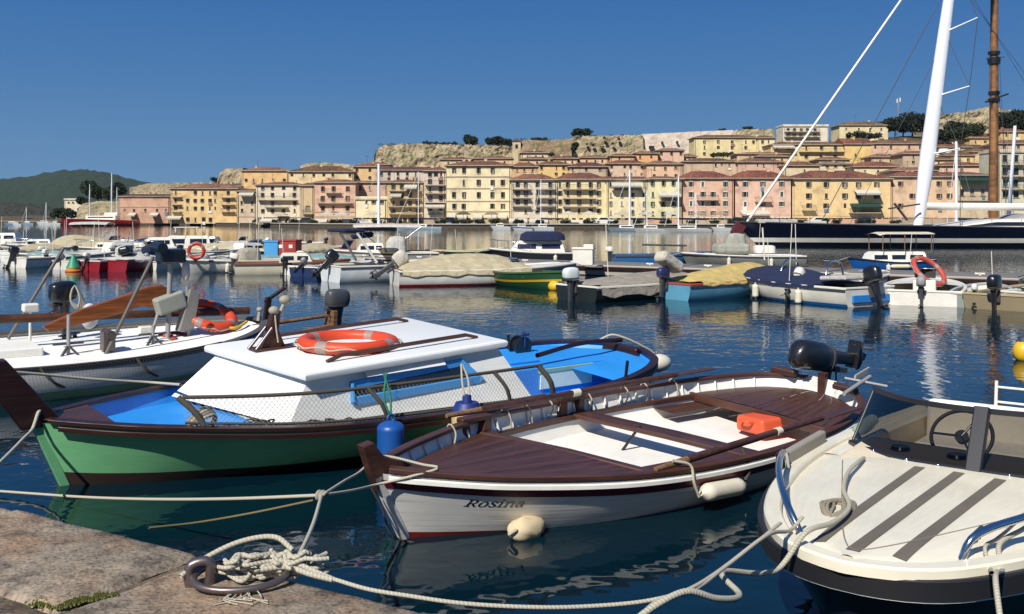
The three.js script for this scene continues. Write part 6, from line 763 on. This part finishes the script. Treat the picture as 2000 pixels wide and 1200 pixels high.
boat({ label: 'white cabin boat with one slanted side window beside the bimini cruiser', at: [228, 504], ref: 'bow', turn: 18, L: 4.8, B: 2.1, F: .7, hull: wh, fore: .4, cabin: { a: 1.0, b: 3.2, y: .62, win: 1, slope: .7 } });
boat({ label: 'white cabin boat with dark wide windows and a roof rack', at: [272, 503], ref: 'bow', turn: 16, L: 5.2, B: 2.1, F: .7, hull: wh, fore: .4, cabin: { a: 1.2, b: 4.0, y: .72, win: 2 }, extra: (g) => part(g, 'roof_rack', merge([box(1.4, .05, 1.0, 2.6, 1.75, 0), box(.05, .3, 1, 2.0, 1.6, 0), box(.05, .3, 1, 3.2, 1.6, 0)]), M.white) });
boat({ label: 'cream canvas covered boat above the red lifebuoy', at: [352, 509], ref: 'bow', turn: 14, L: 5.0, B: 2.0, F: .65, hull: wh, cover: [.1, .95, .4, cloth('#d8cfae'), .5], stripe: '#3a3f3c', stripeY: .2 });
boat({ label: 'white boat with a dark windscreen right of the red lifebuoy', at: [425, 508], ref: 'bow', turn: 12, L: 4.6, B: 1.9, F: .65, hull: wh, fore: .4, screen: { x: 1.6, y: .5, m: M.glassDark }, console: { x: 2.6, y: .5, m: cloth('#4a4640'), cov: 1 } });
boat({ label: 'white dinghy with a plain white cover left of the blue locker', at: [525, 508], turn: 4, L: 3.6, B: 1.7, F: .55, hull: wh, cover: [.08, .95, .35, M.tarpWhite, .5] });
boat({ label: 'white runabout with a black folded hood behind the sports boat', at: [590, 509], ref: 'bow', turn: 10, L: 5.2, B: 2.0, F: .65, hull: wh, fore: .4, screen: { x: 2.0, y: .5 }, extra: (g) => part(g, 'folded_hood', rbox(1.2, .3, 1.5, .12, 3.2, 1.35, 0, 0, 0, .1), M.tarpNavy) });
boat({ label: 'boat with a long white sunshade on poles behind the sports boat', at: [660, 510], ref: 'bow', turn: 8, L: 5.6, B: 2.1, F: .6, hull: wh, seats: [.5], bimini: { a: .8, b: 4.4, y: 1.85, m: cloth('#e8dcd2') }, rail: '#7a3c2c' });
boat({ label: 'old cabin boat with crumpled cream cover on its wheelhouse', at: [852, 516], turn: 12, L: 5.2, B: 2.0, F: .7, hull: '#dcd9cf', fore: .5, cabin: { a: 1.2, b: 2.6, y: .5, win: 3 }, console: { x: 3.2, y: .8, m: M.tarpWhite, cov: 1 } });
boat({ label: 'dark green double ender with a raised cream prow', at: [832, 508], turn: 190, L: 4.5, B: 1.8, F: .6, hull: [.02, .05, .045], rail: '#d8cfa0', gozzo: 1, full: 1, deck: '#5c7f86' });
boat({ label: 'white motor cruiser with a navy canopy behind the pontoon', at: [1135, 520], turn: 2, L: 4.4, B: 2.1, F: .8, hull: [.02, .022, .03], rail: wh, deck: wh, fore: .45, cabin: [{ a: .9, b: 3.6, y: .60, win: 2, slope: .5, wm: mat([.03, .03, .07], .2) }], rails: .5, extra: (g) => part(g, 'canopy', (() => { const r = (y, k) => superRing(2.55, y, 0, 1.1 * k, .82 * k, 16); return loft([r(1.25, 1), r(1.52, .95), r(1.66, .72)]); })(), M.tarpNavy) });
boat({ label: 'blue open boat with a white outboard cowl behind the pontoon', at: [1196, 519], turn: 184, L: 4.9, B: 1.9, F: .62, hull: '#2f6aa5', bottom: '#c9d6da', rail: '#27588f', motor: { s: .95, m: M.white }, seats: [.4, .6], extra: (g) => part(g, 'folded_mast', rod([1.2, .95, .2], [3.4, 1.0, .2], .05), M.darkGrey) });
boat({ label: 'long white boat with a tall grey covered console behind the pontoon', at: [1330, 521], ref: 'bow', turn: 3, L: 5.7, B: 2.1, F: .62, hull: '#7c7f7c', rail: wh, full: 1, deck: wh, console: { x: 2.6, y: 1.05, m: cloth('#b7b9ae'), cov: 1 }, extra: (g) => { part(g, 'life_raft', loft([superRing(4.0, .65, 0, .5, .4), superRing(4.0, .95, 0, .5, .4), superRing(4.0, 1.0, 0, .4, .3)]), M.white); part(g, 'crate_stand', rbox(.5, .5, .5, .05, 5.3, .3, .5), M.white); part(g, 'cover_skirt', rbox(1.6, .5, 1.2, .2, 2.4, .85, 0), cloth('#b7b9ae')); } });
boat({ label: 'blue and white fishing boat with wheelhouse and sun canopy', at: [1655, 532], ref: 'bow', turn: 4, L: 3.9, B: 1.8, F: .56, hull: '#1d5eae', rail: '#20242a',  deck: wh, gozzo: 1, full: 1, cabin: [{ a: .75, b: 3.3, y: .5, win: 3, w: .8, slope: .3 }], extra: (g) => { const c = grp(g, 'sun_canopy'); part(c, 'roof', surf((u, v) => { const q = v * 2 - 1; return [mix(1.1, 3.5, u), 1.62 + .09 * (1 - q * q) - (u < .1 ? .06 : 0), q * .72]; }, 10, 8), cloth('#efe6d2')); for (const x of [1.25, 2.2, 3.35]) for (const s of [-1, 1]) part(c, 'post', rod([x, .9, s * .66], [x, 1.62, s * .68], .022), M.teak); part(g, 'side_fender', fenderGeo(.9, .09).rotateZ(PI / 2).translate(1.9, .28, .93), mat('#cfc9a8', .6)); part(g, 'antenna_pole', rod([3.75, .6, 0], [3.8, 1.7, 0], .012), M.steel); } });
lifebuoy('red lifebuoy standing on the pontoon among the white boats', ground(383, 509, .55).setY(.78).add(new V3(0, .16, 0)), .30, .07, [0, .1, 0], .5, mat([.45, .03, .02], .5, { map: T.grime }));
lifebuoy('faded red lifebuoy standing in the white launch at the right', toWorld(scene.children.find((c) => c.userData.label?.startsWith('white launch')), [2.2, .80, -.1]), .48, .075, [-.75, .5, 0], .2, mat([.50, .075, .045], .6, { map: T.grime }));
{ // green and yellow cone buoy
  const b = thing('cone_buoy', 'green cone buoy with yellow and orange base floating by the red boat', 'buoy', null, ground(143, 531)); b.scale.setScalar(.72); part(b, 'cone', cyl(.42, .08, .75, 0, .62, 0, 0, 0, 0, 18), mat([.02, .24, .12], .5)); part(b, 'base', cyl(.34, .42, .3, 0, .12, 0, 0, 0, 0, 18), mat([.62, .36, .04], .55)); part(b, 'float_ring', put(clean(new THREE.TorusGeometry(.4, .08, 8, 20)), 0, .05, 0, PI / 2), mat([.5, .14, .03], .6));
}
// the pontoon and its lockers
{
  const a = new V3(-41, 0, -72), b = new V3(26, 0, -24.6), dir = b.clone().sub(a), len = dir.length(), n = 14, ang = Math.atan2(-dir.z, dir.x) * 1, p = thing('pontoon', 'long grey floating pontoon across the middle of the harbour', 'pontoon', null, a, Math.atan2(-dir.z, dir.x));
  for (let i = 0; i < n; i++) { const x = (i + .5) * len / n, w = len / n - .12; const s = part(p, 'section', rbox(w, .42, 2.3, .04, x, .22, 0), M.concrete); part(s, 'walkway', rbox(w - .1, .04, 2.0, .01, x, .452, 0), mat([.17, .16, .155], .9, { map: T.grime })); part(s, 'fender_board', rbox(w, .14, .06, .02, x, .3, 1.2), M.mahogDark); for (const k of [-.3, .3]) part(s, 'cleat', merge([box(.3, .05, .06, x + k * w, .53, .9), box(.06, .1, .06, x + k * w, .49, .9)]), M.white); }
  const locker = (label, px, py, w, h, dd, m, extra) => { const q = ground(px, py, .47), g = thing('dock_locker', label, 'locker', 'lockers on the pontoon', q, -.2); part(g, 'box', rbox(w, h, dd, .03, 0, h / 2, 0), m); part(g, 'lid', rbox(w + .06, .08, dd + .06, .02, 0, h + .03, 0), m); extra?.(g, w, h, dd); };
  locker('white service cabinet on the pontoon', 1140, 518, .78, .62, .6, M.white, (g) => part(g, 'cap', rbox(.4, .14, .3, .05, .2, .74, 0), M.fender));
  locker('red locker with two white panels on the pontoon', 564, 502, 1.0, .75, .7, mat([.33, .03, .025], .6, { map: T.grime }), (g) => { for (const s of [-1, 1]) part(g, 'white_panel', rbox(.18, .16, .02, .008, s * .25, .5, .36), M.white); });
  locker('light blue locker left of the red locker', 534, 502, .7, .7, .6, mat([.06, .30, .62], .6, { map: T.grime }));
}
// ---------------------------------------------------------------- big navy sailing yacht and the masts behind
{
  const d = 80, k = d / FOC, X = (px) => (px - 1433) * k, Y = (py) => EYE + (HOR - py) * k, g = thing('sailing_yacht', 'big navy blue sailing yacht with a white mast and boom', 'yacht', null, new V3((1433 - 1000) * k, 0, -d), .02);
  const h = hull({ L: 38, B: 7.6, nT: 50, beam: spl([[0, .02], [.1, .35], [.3, .8], [.55, 1], [.8, .96], [1, .8]]), p: flareM, rake: 3.2, sheer: spl([[0, 2.0], [.3, 1.72], [.7, 1.5], [1, 1.45]]), keel: () => -1.2 }), S = h.S, dz = 3.1;
  part(g, 'hull_side', merge([h.band(() => .70, (t) => S(t), 0, 0, 1, 6), h.transom(-.5, 1.4)]), M.navy); part(g, 'boot_stripe', h.band(() => .34, () => .70, .004), M.white); part(g, 'bottom', h.band(() => -1.1, () => .34, 0), mat([.006, .008, .016], .3));
  part(g, 'deck', h.deck(.01, .99, (t) => S(t) - .05, .03, .1), M.teak); for (const s of [1, -1]) part(g, 'toe_rail', sweep(h.path(s, .02, -.05), .12, .08), M.darkGrey);
  part(g, 'bow_cover', rbox(1.0, 1.1, .3, .12, .35, 1.35, .12, 0, 0, -.5), mat([.11, .015, .025], .8, { map: T.fabric }));
  const R = (y, a, b, w) => [[a, -w], [b, -w], [b, w], [a, w]].map(([x, z]) => [x, y, z]); const dh = part(g, 'deck_house', toCreasedNormals(loft([R(1.5, X(1822), 32, 2.7), R(2.05, X(1905), 31, 2.4), R(2.25, X(1948), 30.5, 2.1)]), .5), M.white); part(dh, 'window_band', surf((u, v) => [mix(X(1858) + v * 1.2, X(1990) + v * .5, u), mix(1.72, 1.98, v * Math.min(1, u * 3 + .2)), 2.68 - v * .16], 10, 3), M.glassDark); part(dh, 'spray_hood', toCreasedNormals(loft([R(2.1, X(1962), 30, 1.7), R(2.55, X(1985), 29.5, 1.5), R(2.66, X(2002), 29.3, 1.3)]), .5), M.grey);
  const el = (p, a, b, n = 16) => superRing(0, 0, 0, a, b, n, 1).map(([x, , z]) => [p[0] + x, p[1], p[2] + z]); const mp = (py) => [X(pl(py, [[-900, 1978], [0, 1857], [440, 1797]])), Y(py), 0];
  const mast = part(g, 'mast', loft([[440, .42], [405, .46], [330, .62], [300, .64], [180, .58], [60, .50], [0, .45], [-900, .3]].map(([py, a]) => el(mp(py), a, a * .75))), M.mastWhite);
  for (const [py, px2, py2] of [[62, 1896, 40], [188, 1880, 172], [302, 1862, 292]]) { const a = mp(py); part(mast, 'spreader', rod(a, [X(px2), Y(py2), 1.6], .08, 6, .05), M.mastWhite); part(mast, 'spreader', rod(a, [X(px2) - 1.2, Y(py2) - .2, -1.8], .08, 6, .05), M.mastWhite); }
  part(mast, 'radar_dome', merge([cyl(.45, .4, .35, mp(295)[0] + 1.15, Y(295), .3), rod([mp(300)[0], Y(302), 0], [mp(295)[0] + 1.1, Y(302), .3], .07)]), M.white);
  part(g, 'boom', loft(Array.from({ length: 9 }, (_, i) => { const x = mix(X(1812), 30, i / 8), y = mix(Y(403), Y(403) - .1, i / 8), a = .31; return superRing(0, 0, 0, a, a, 12, 1).map(([p, , z]) => [x, y + p, z]); })), M.white);
  part(g, 'furled_jib', rod([X(1460), 2.0, 0], [X(1762) + (X(1762) - X(1460)) * .0, Y(0), 0], .11, 8, .10), M.white); part(g, 'furled_jib', rod([X(1762), Y(0), 0], [X(1762) + .69 * 36, Y(0) + 36, 0], .10, 8, .06), M.white);
  const st = (a, b, r = .02) => part(g, 'stay', rod(a, b, r, 5), M.darkGrey); const sp1 = [X(1896), Y(40), 1.6], sp2 = [X(1880), Y(172), 1.6], sp3 = [X(1862), Y(292), 1.6];
  st(sp1, sp2, .03); st(sp2, sp3, .03); st(sp3, [X(1850), 1.55, 2.6], .03); st(mp(-80), sp1, .03); st(mp(60), sp2, .025); st(mp(188), sp3, .025); st([X(1838), Y(0), .2], [X(1600), 1.7, .2], .035); st(mp(85), [X(1660), 1.7, .1], .02);
  st(mp(-900), [X(2300), 1.6, 0], .035); st(mp(-300), [X(2200), 1.6, .8], .035);
  for (let i = 0; i < 13; i++) { const t = .03 + i * .06, z = h.hb(t, S(t), -.12); part(g, 'stanchion', rod([h.X(t, S(t)), S(t), z], [h.X(t, S(t)), S(t) + .65, z], .02, 5), M.steel); } part(g, 'life_line', tube(h.path(1, .64, -.12, .02, .8, 20), .012, 4, 40), M.steel);
  part(g, 'deck_gear', merge([rbox(3.2, .35, 1.2, .1, 3.4, S(.1) + .12, .3), rbox(1.6, .3, 1, .1, 6.6, S(.2) + .1, .3)]), M.tarpWhite);
  part(g, 'crane_arm', merge([rod([X(1765), Y(430), 1], [X(1738), Y(398), 1.2], .10), rod([X(1672) + 2.2, Y(408), 1.4], [X(1790), Y(399), 1], .07)]), M.darkGrey);
}
{
  const d = 96, k = d / FOC, X = (px) => (px - 1941) * k, Y = (py) => EYE + (HOR - py) * k, g = thing('schooner', 'classic yacht with a varnished wooden mast behind the navy yacht', 'yacht', null, new V3(941 * k, 0, -d));
  const h = hull({ L: 26, B: 5.5, nT: 24, p: flareM, rake: 2, sheer: spl([[0, 1.5], [.5, 1.1], [1, 1.2]]), keel: () => -1, beam: gozzoBeam }); const sh = (ge) => ge.translate(-9, 0, 0); part(g, 'hull_side', sh(h.band(() => -.9, (t) => h.S(t), 0)), M.white); part(g, 'deck', sh(h.deck(.01, .99, (t) => h.S(t) - .05, .05)), M.teak);
  const m = part(g, 'mast', merge([rod([0, .8, 0], [.05, Y(120), 0], .44, 16, .40), rod([.05, Y(120), 0], [.25, Y(-500), 0], .37, 16, .28)]), M.gold); for (const [py, w] of [[104, .56], [116, .60], [122, .58], [182, .54], [196, .56]]) part(m, 'mast_band', cyl(w, w, .32, .05, Y(py), 0, 0, 0, 0, 16), M.black); part(m, 'crosstree', rod([-.9, Y(200), .2], [1.3, Y(184), .3], .09), M.mahogDark); part(m, 'crosstree', rod([-.8, Y(116), .2], [.9, Y(112), .3], .05), M.darkGrey);
  for (const [a, b, c, e] of [[1893, 0, 2000, 150], [1900, 0, 2020, 200], [1935, 120, 1925, 420], [1950, 120, 1962, 420], [1948, 185, 1975, 420]]) part(g, 'stay', rod([X(a), Y(b), .3], [X(c), Y(e), .5], .022, 5), M.darkGrey);
}
// masts and hulls of the yachts lying against the town quay
function sloop(label, px, py, lenPx, o = {}) {
  const p = ground(px, py), d = -p.z, k = d / FOC, L = lenPx * k, g = thing('moored_yacht', label, 'yacht', 'yachts along the town quay', p, o.turn ?? 0), h = hull({ L, B: L * .28, nT: 16, beam: o.flip ? motorBeam : motorBeam, p: flareM, rake: 1, sheer: spl([[0, (o.F ?? 1.1) * .6], [1, (o.F ?? 1.1) * .45]]), keel: () => -.5 });
  part(g, 'hull_side', merge([h.band(() => -.4, (t) => h.S(t), 0, 0, 1, 3), h.transom(-.4, h.S(1))]), paint(o.hull ?? '#c9ced0')); part(g, 'deck', h.deck(.01, .99, (t) => h.S(t) - .02, .02), paint('#d9d6cc')); if (o.cabin !== 0) { const cb = part(g, 'cabin', rbox(L * .38, .7, L * .15, .2, L * .5, h.S(.5) + .15, 0), M.white); part(cb, 'window_band', box(L * .3, .22, L * .15 + .02, L * .5, h.S(.5) + .25, 0), M.glassDark); }
  if (o.stripe) for (const s of [1, -1]) part(g, 'stripe', h.side((t) => h.S(t) - .35, (t) => h.S(t) - .15, .01, s), paint(o.stripe));
  if (o.mast) { const top = (py - o.mast) * k, x = L * (o.mx ?? .42); part(g, 'mast', rod([x, .5, 0], [x + (o.lean ?? 0), top, 0], o.mr ?? .13, 8, (o.mr ?? .13) * .8), M.mastWhite); part(g, 'boom', rod([x, 2.2, 0], [L * .92, 2.1, 0], .16, 8), o.boomM ?? M.tarpNavy); part(g, 'stay', rod([.2, 1, 0], [x, top * .97, 0], .035, 4), M.mastWhite); part(g, 'stay', rod([L * .98, 1, 0], [x, top * .97, 0], .02, 4), M.grey); }
  return g;
}
sloop('dark-hulled sailing yacht with a thick white mast before the low cream house', 694, 449, 80, { hull: '#141a2c', mast: 320, mx: .57, mr: .32 });
sloop('pale blue sailing yacht right of the dark-hulled one', 771, 449, 92, { hull: '#b9d2de', mast: 335, mx: .5, mr: .09 });
sloop('white motor yacht moored left under the big cream palace', 957, 450, 40, { F: 1.5 }); sloop('white motor yacht moored right of the palace terrace', 998, 450, 42, { F: 1.4, stripe: '#49639a' }); sloop('white yacht with blue fenders below the white balcony house', 1038, 450, 44, { F: 1.3, mast: 350, mr: .08 });
sloop('blue-grey sailing yacht below the pale cream awning house', 1186, 452, 76, { hull: '#8ea3b4', mast: 332, mx: .58, mr: .2 }); sloop('white sailing yacht below the pale green-yellow house', 1236, 453, 70, { mast: 372, mr: .1, mx: .4 }); sloop('low white sailing yacht before the rosy pink house', 1296, 454, 92, { mast: 345, mx: .32, mr: .14 }); sloop('small white motor boat beside the bow of the navy yacht', 1388, 452, 40, { F: 1.3 }); sloop('white yacht with a thin mast near the rosy house corner', 1340, 452, 44, { mast: 375, mx: .45, mr: .11, cabin: 0 });
sloop('white ketch behind the boom of the navy yacht', 1846, 462, 70, { mast: 276, mx: .32, mr: .22, cabin: 0 }); sloop('white yacht with a leaning mast at the right edge', 1960, 462, 90, { mast: 246, mx: .1, mr: .25, lean: .9, cabin: 0 });
{ const g = sloop('long dark red ship with a white deck house at the far left quay', 118, 441, 148, { hull: '#8f1624', F: 3.6, cabin: 0 }); const dk = part(g, 'deck_house', merge([rbox(9, 1.3, 3, .2, 12.5, 2.3, 0), rbox(4, 1, 2.6, .2, 15.5, 3.4, 0)]), M.white); part(dk, 'window_row', box(7.6, .35, 3.04, 12.5, 2.5, 0), M.glassDark); }
[['white ferry-like motor yacht at the far end of the harbour', 70, 439.5, 26, { F: 1.7, hull: '#cdd6df' }], ['blue hulled boat at the far left end of the harbour', 6, 440, 34, { hull: '#7d9bb8', F: 1.3 }], ['small white boat below the far left hedge', 96, 440.5, 22, { F: 1.6 }], ['grey boat at the far left end of the harbour', 40, 440, 26, { hull: '#8fa3b6', F: 1.4, mast: 405, mr: .12 }], ['white launch alone on the water at the far left', 22, 441.5, 20, { F: 1.2 }], ['pale sailing boat with a tall mast below the headland', 82, 440, 18, { F: 1.6, mast: 396, mr: .14 }]].forEach((a) => sloop(...a));
[['tall white mast rising before the round green trees', 211, 440, 16, { mast: 338, mr: .18, cabin: 0, F: 1 }], ['white mast left of the round green trees', 168, 440, 16, { mast: 360, mr: .14, cabin: 0, F: 1 }], ['slim mast before the low harbour wall', 222, 440, 14, { mast: 366, mr: .12, cabin: 0, F: 1 }]].forEach((a) => sloop(...a));
// cafe terraces on the promenade
[[548, 'cream', '#ddd3bf'], [480, 'dark blue', '#2c3447'], [640, 'white', '#e6e1d5'], [668, 'white', '#e6e1d5'], [730, 'ivory', '#e2dac6'], [800, 'tan', '#b9a486'], [850, 'dark green', '#2c3d33'], [905, 'olive', '#6d6a4a'], [960, 'tan', '#a8987a'], [1110, 'white', '#eae5da'], [1150, 'white', '#eae5da'], [1215, 'cream', '#e0d6c0'], [1262, 'cream', '#e0d6c0'], [1312, 'white', '#e6e1d5'], [1365, 'tan', '#bda98a'], [1408, 'tan', '#bda98a']].forEach(([px, cn, c], i) => {
  const d = shoreD(px) + 5, g = thing('cafe_parasol', cn + ' square cafe parasol, ' + ['first', 'second', 'third', 'fourth', 'fifth', 'sixth', 'seventh', 'eighth', 'ninth', 'tenth', 'eleventh', 'twelfth', 'thirteenth', 'fourteenth', 'fifteenth', 'sixteenth'][i] + ' of the promenade parasols from the left', 'parasol', 'cafe parasols on the promenade', new V3(wallX(px, d), 1.02, -d)); part(g, 'canopy', merge([put(clean(new THREE.ConeGeometry(2.1, .6, 4)), 0, 2.5, 0, 0, PI / 4), box(2.96, .22, 2.96, 0, 2.1, 0)]), cloth(c)); part(g, 'pole', cyl(.04, .04, 2.4, 0, 1.2, 0), M.grey);
});
[[600, 'dark grey', [.04, .04, .045]], [700, 'silver', [.4, .4, .42]], [880, 'dark blue', [.02, .03, .08]], [1180, 'white', [.7, .7, .7]], [1440, 'black', [.015, .015, .017]], [1600, 'white', [.7, .7, .7]], [1690, 'dark blue', [.02, .03, .07]]].forEach(([px, cn, c], i) => {
  const d = shoreD(px) + 9.5, g = thing('parked_car', cn + ' car parked on the promenade ' + ['below the tan loggia house', 'before the low cream house', 'at the left end of the cream palace', 'before the pale cream awning house', 'below the pink house behind the navy bow', 'left below the wide yellow house', 'below the green awning of the yellow house'][i], 'car', 'cars on the promenade', new V3(wallX(px, d), 1.02, -d)); part(g, 'body', prism([[-2.1, .3], [2.1, .3], [2.1, .75], [1.2, .88], [.7, 1.4], [-.9, 1.42], [-1.5, .95], [-2.1, .85]], 1.6, .05).translate(0, 0, -.8), paint(c, .3)); part(g, 'side_window', prism([[-1.3, .95], [.95, .92], [.6, 1.32], [-.85, 1.34]], .02).translate(0, 0, .86), M.glassDark); for (const x of [-1.3, 1.3]) part(g, 'wheel', cyl(.32, .32, .2, x, .32, .76, PI / 2), M.rubber);
});
renderer.render(scene, camera);
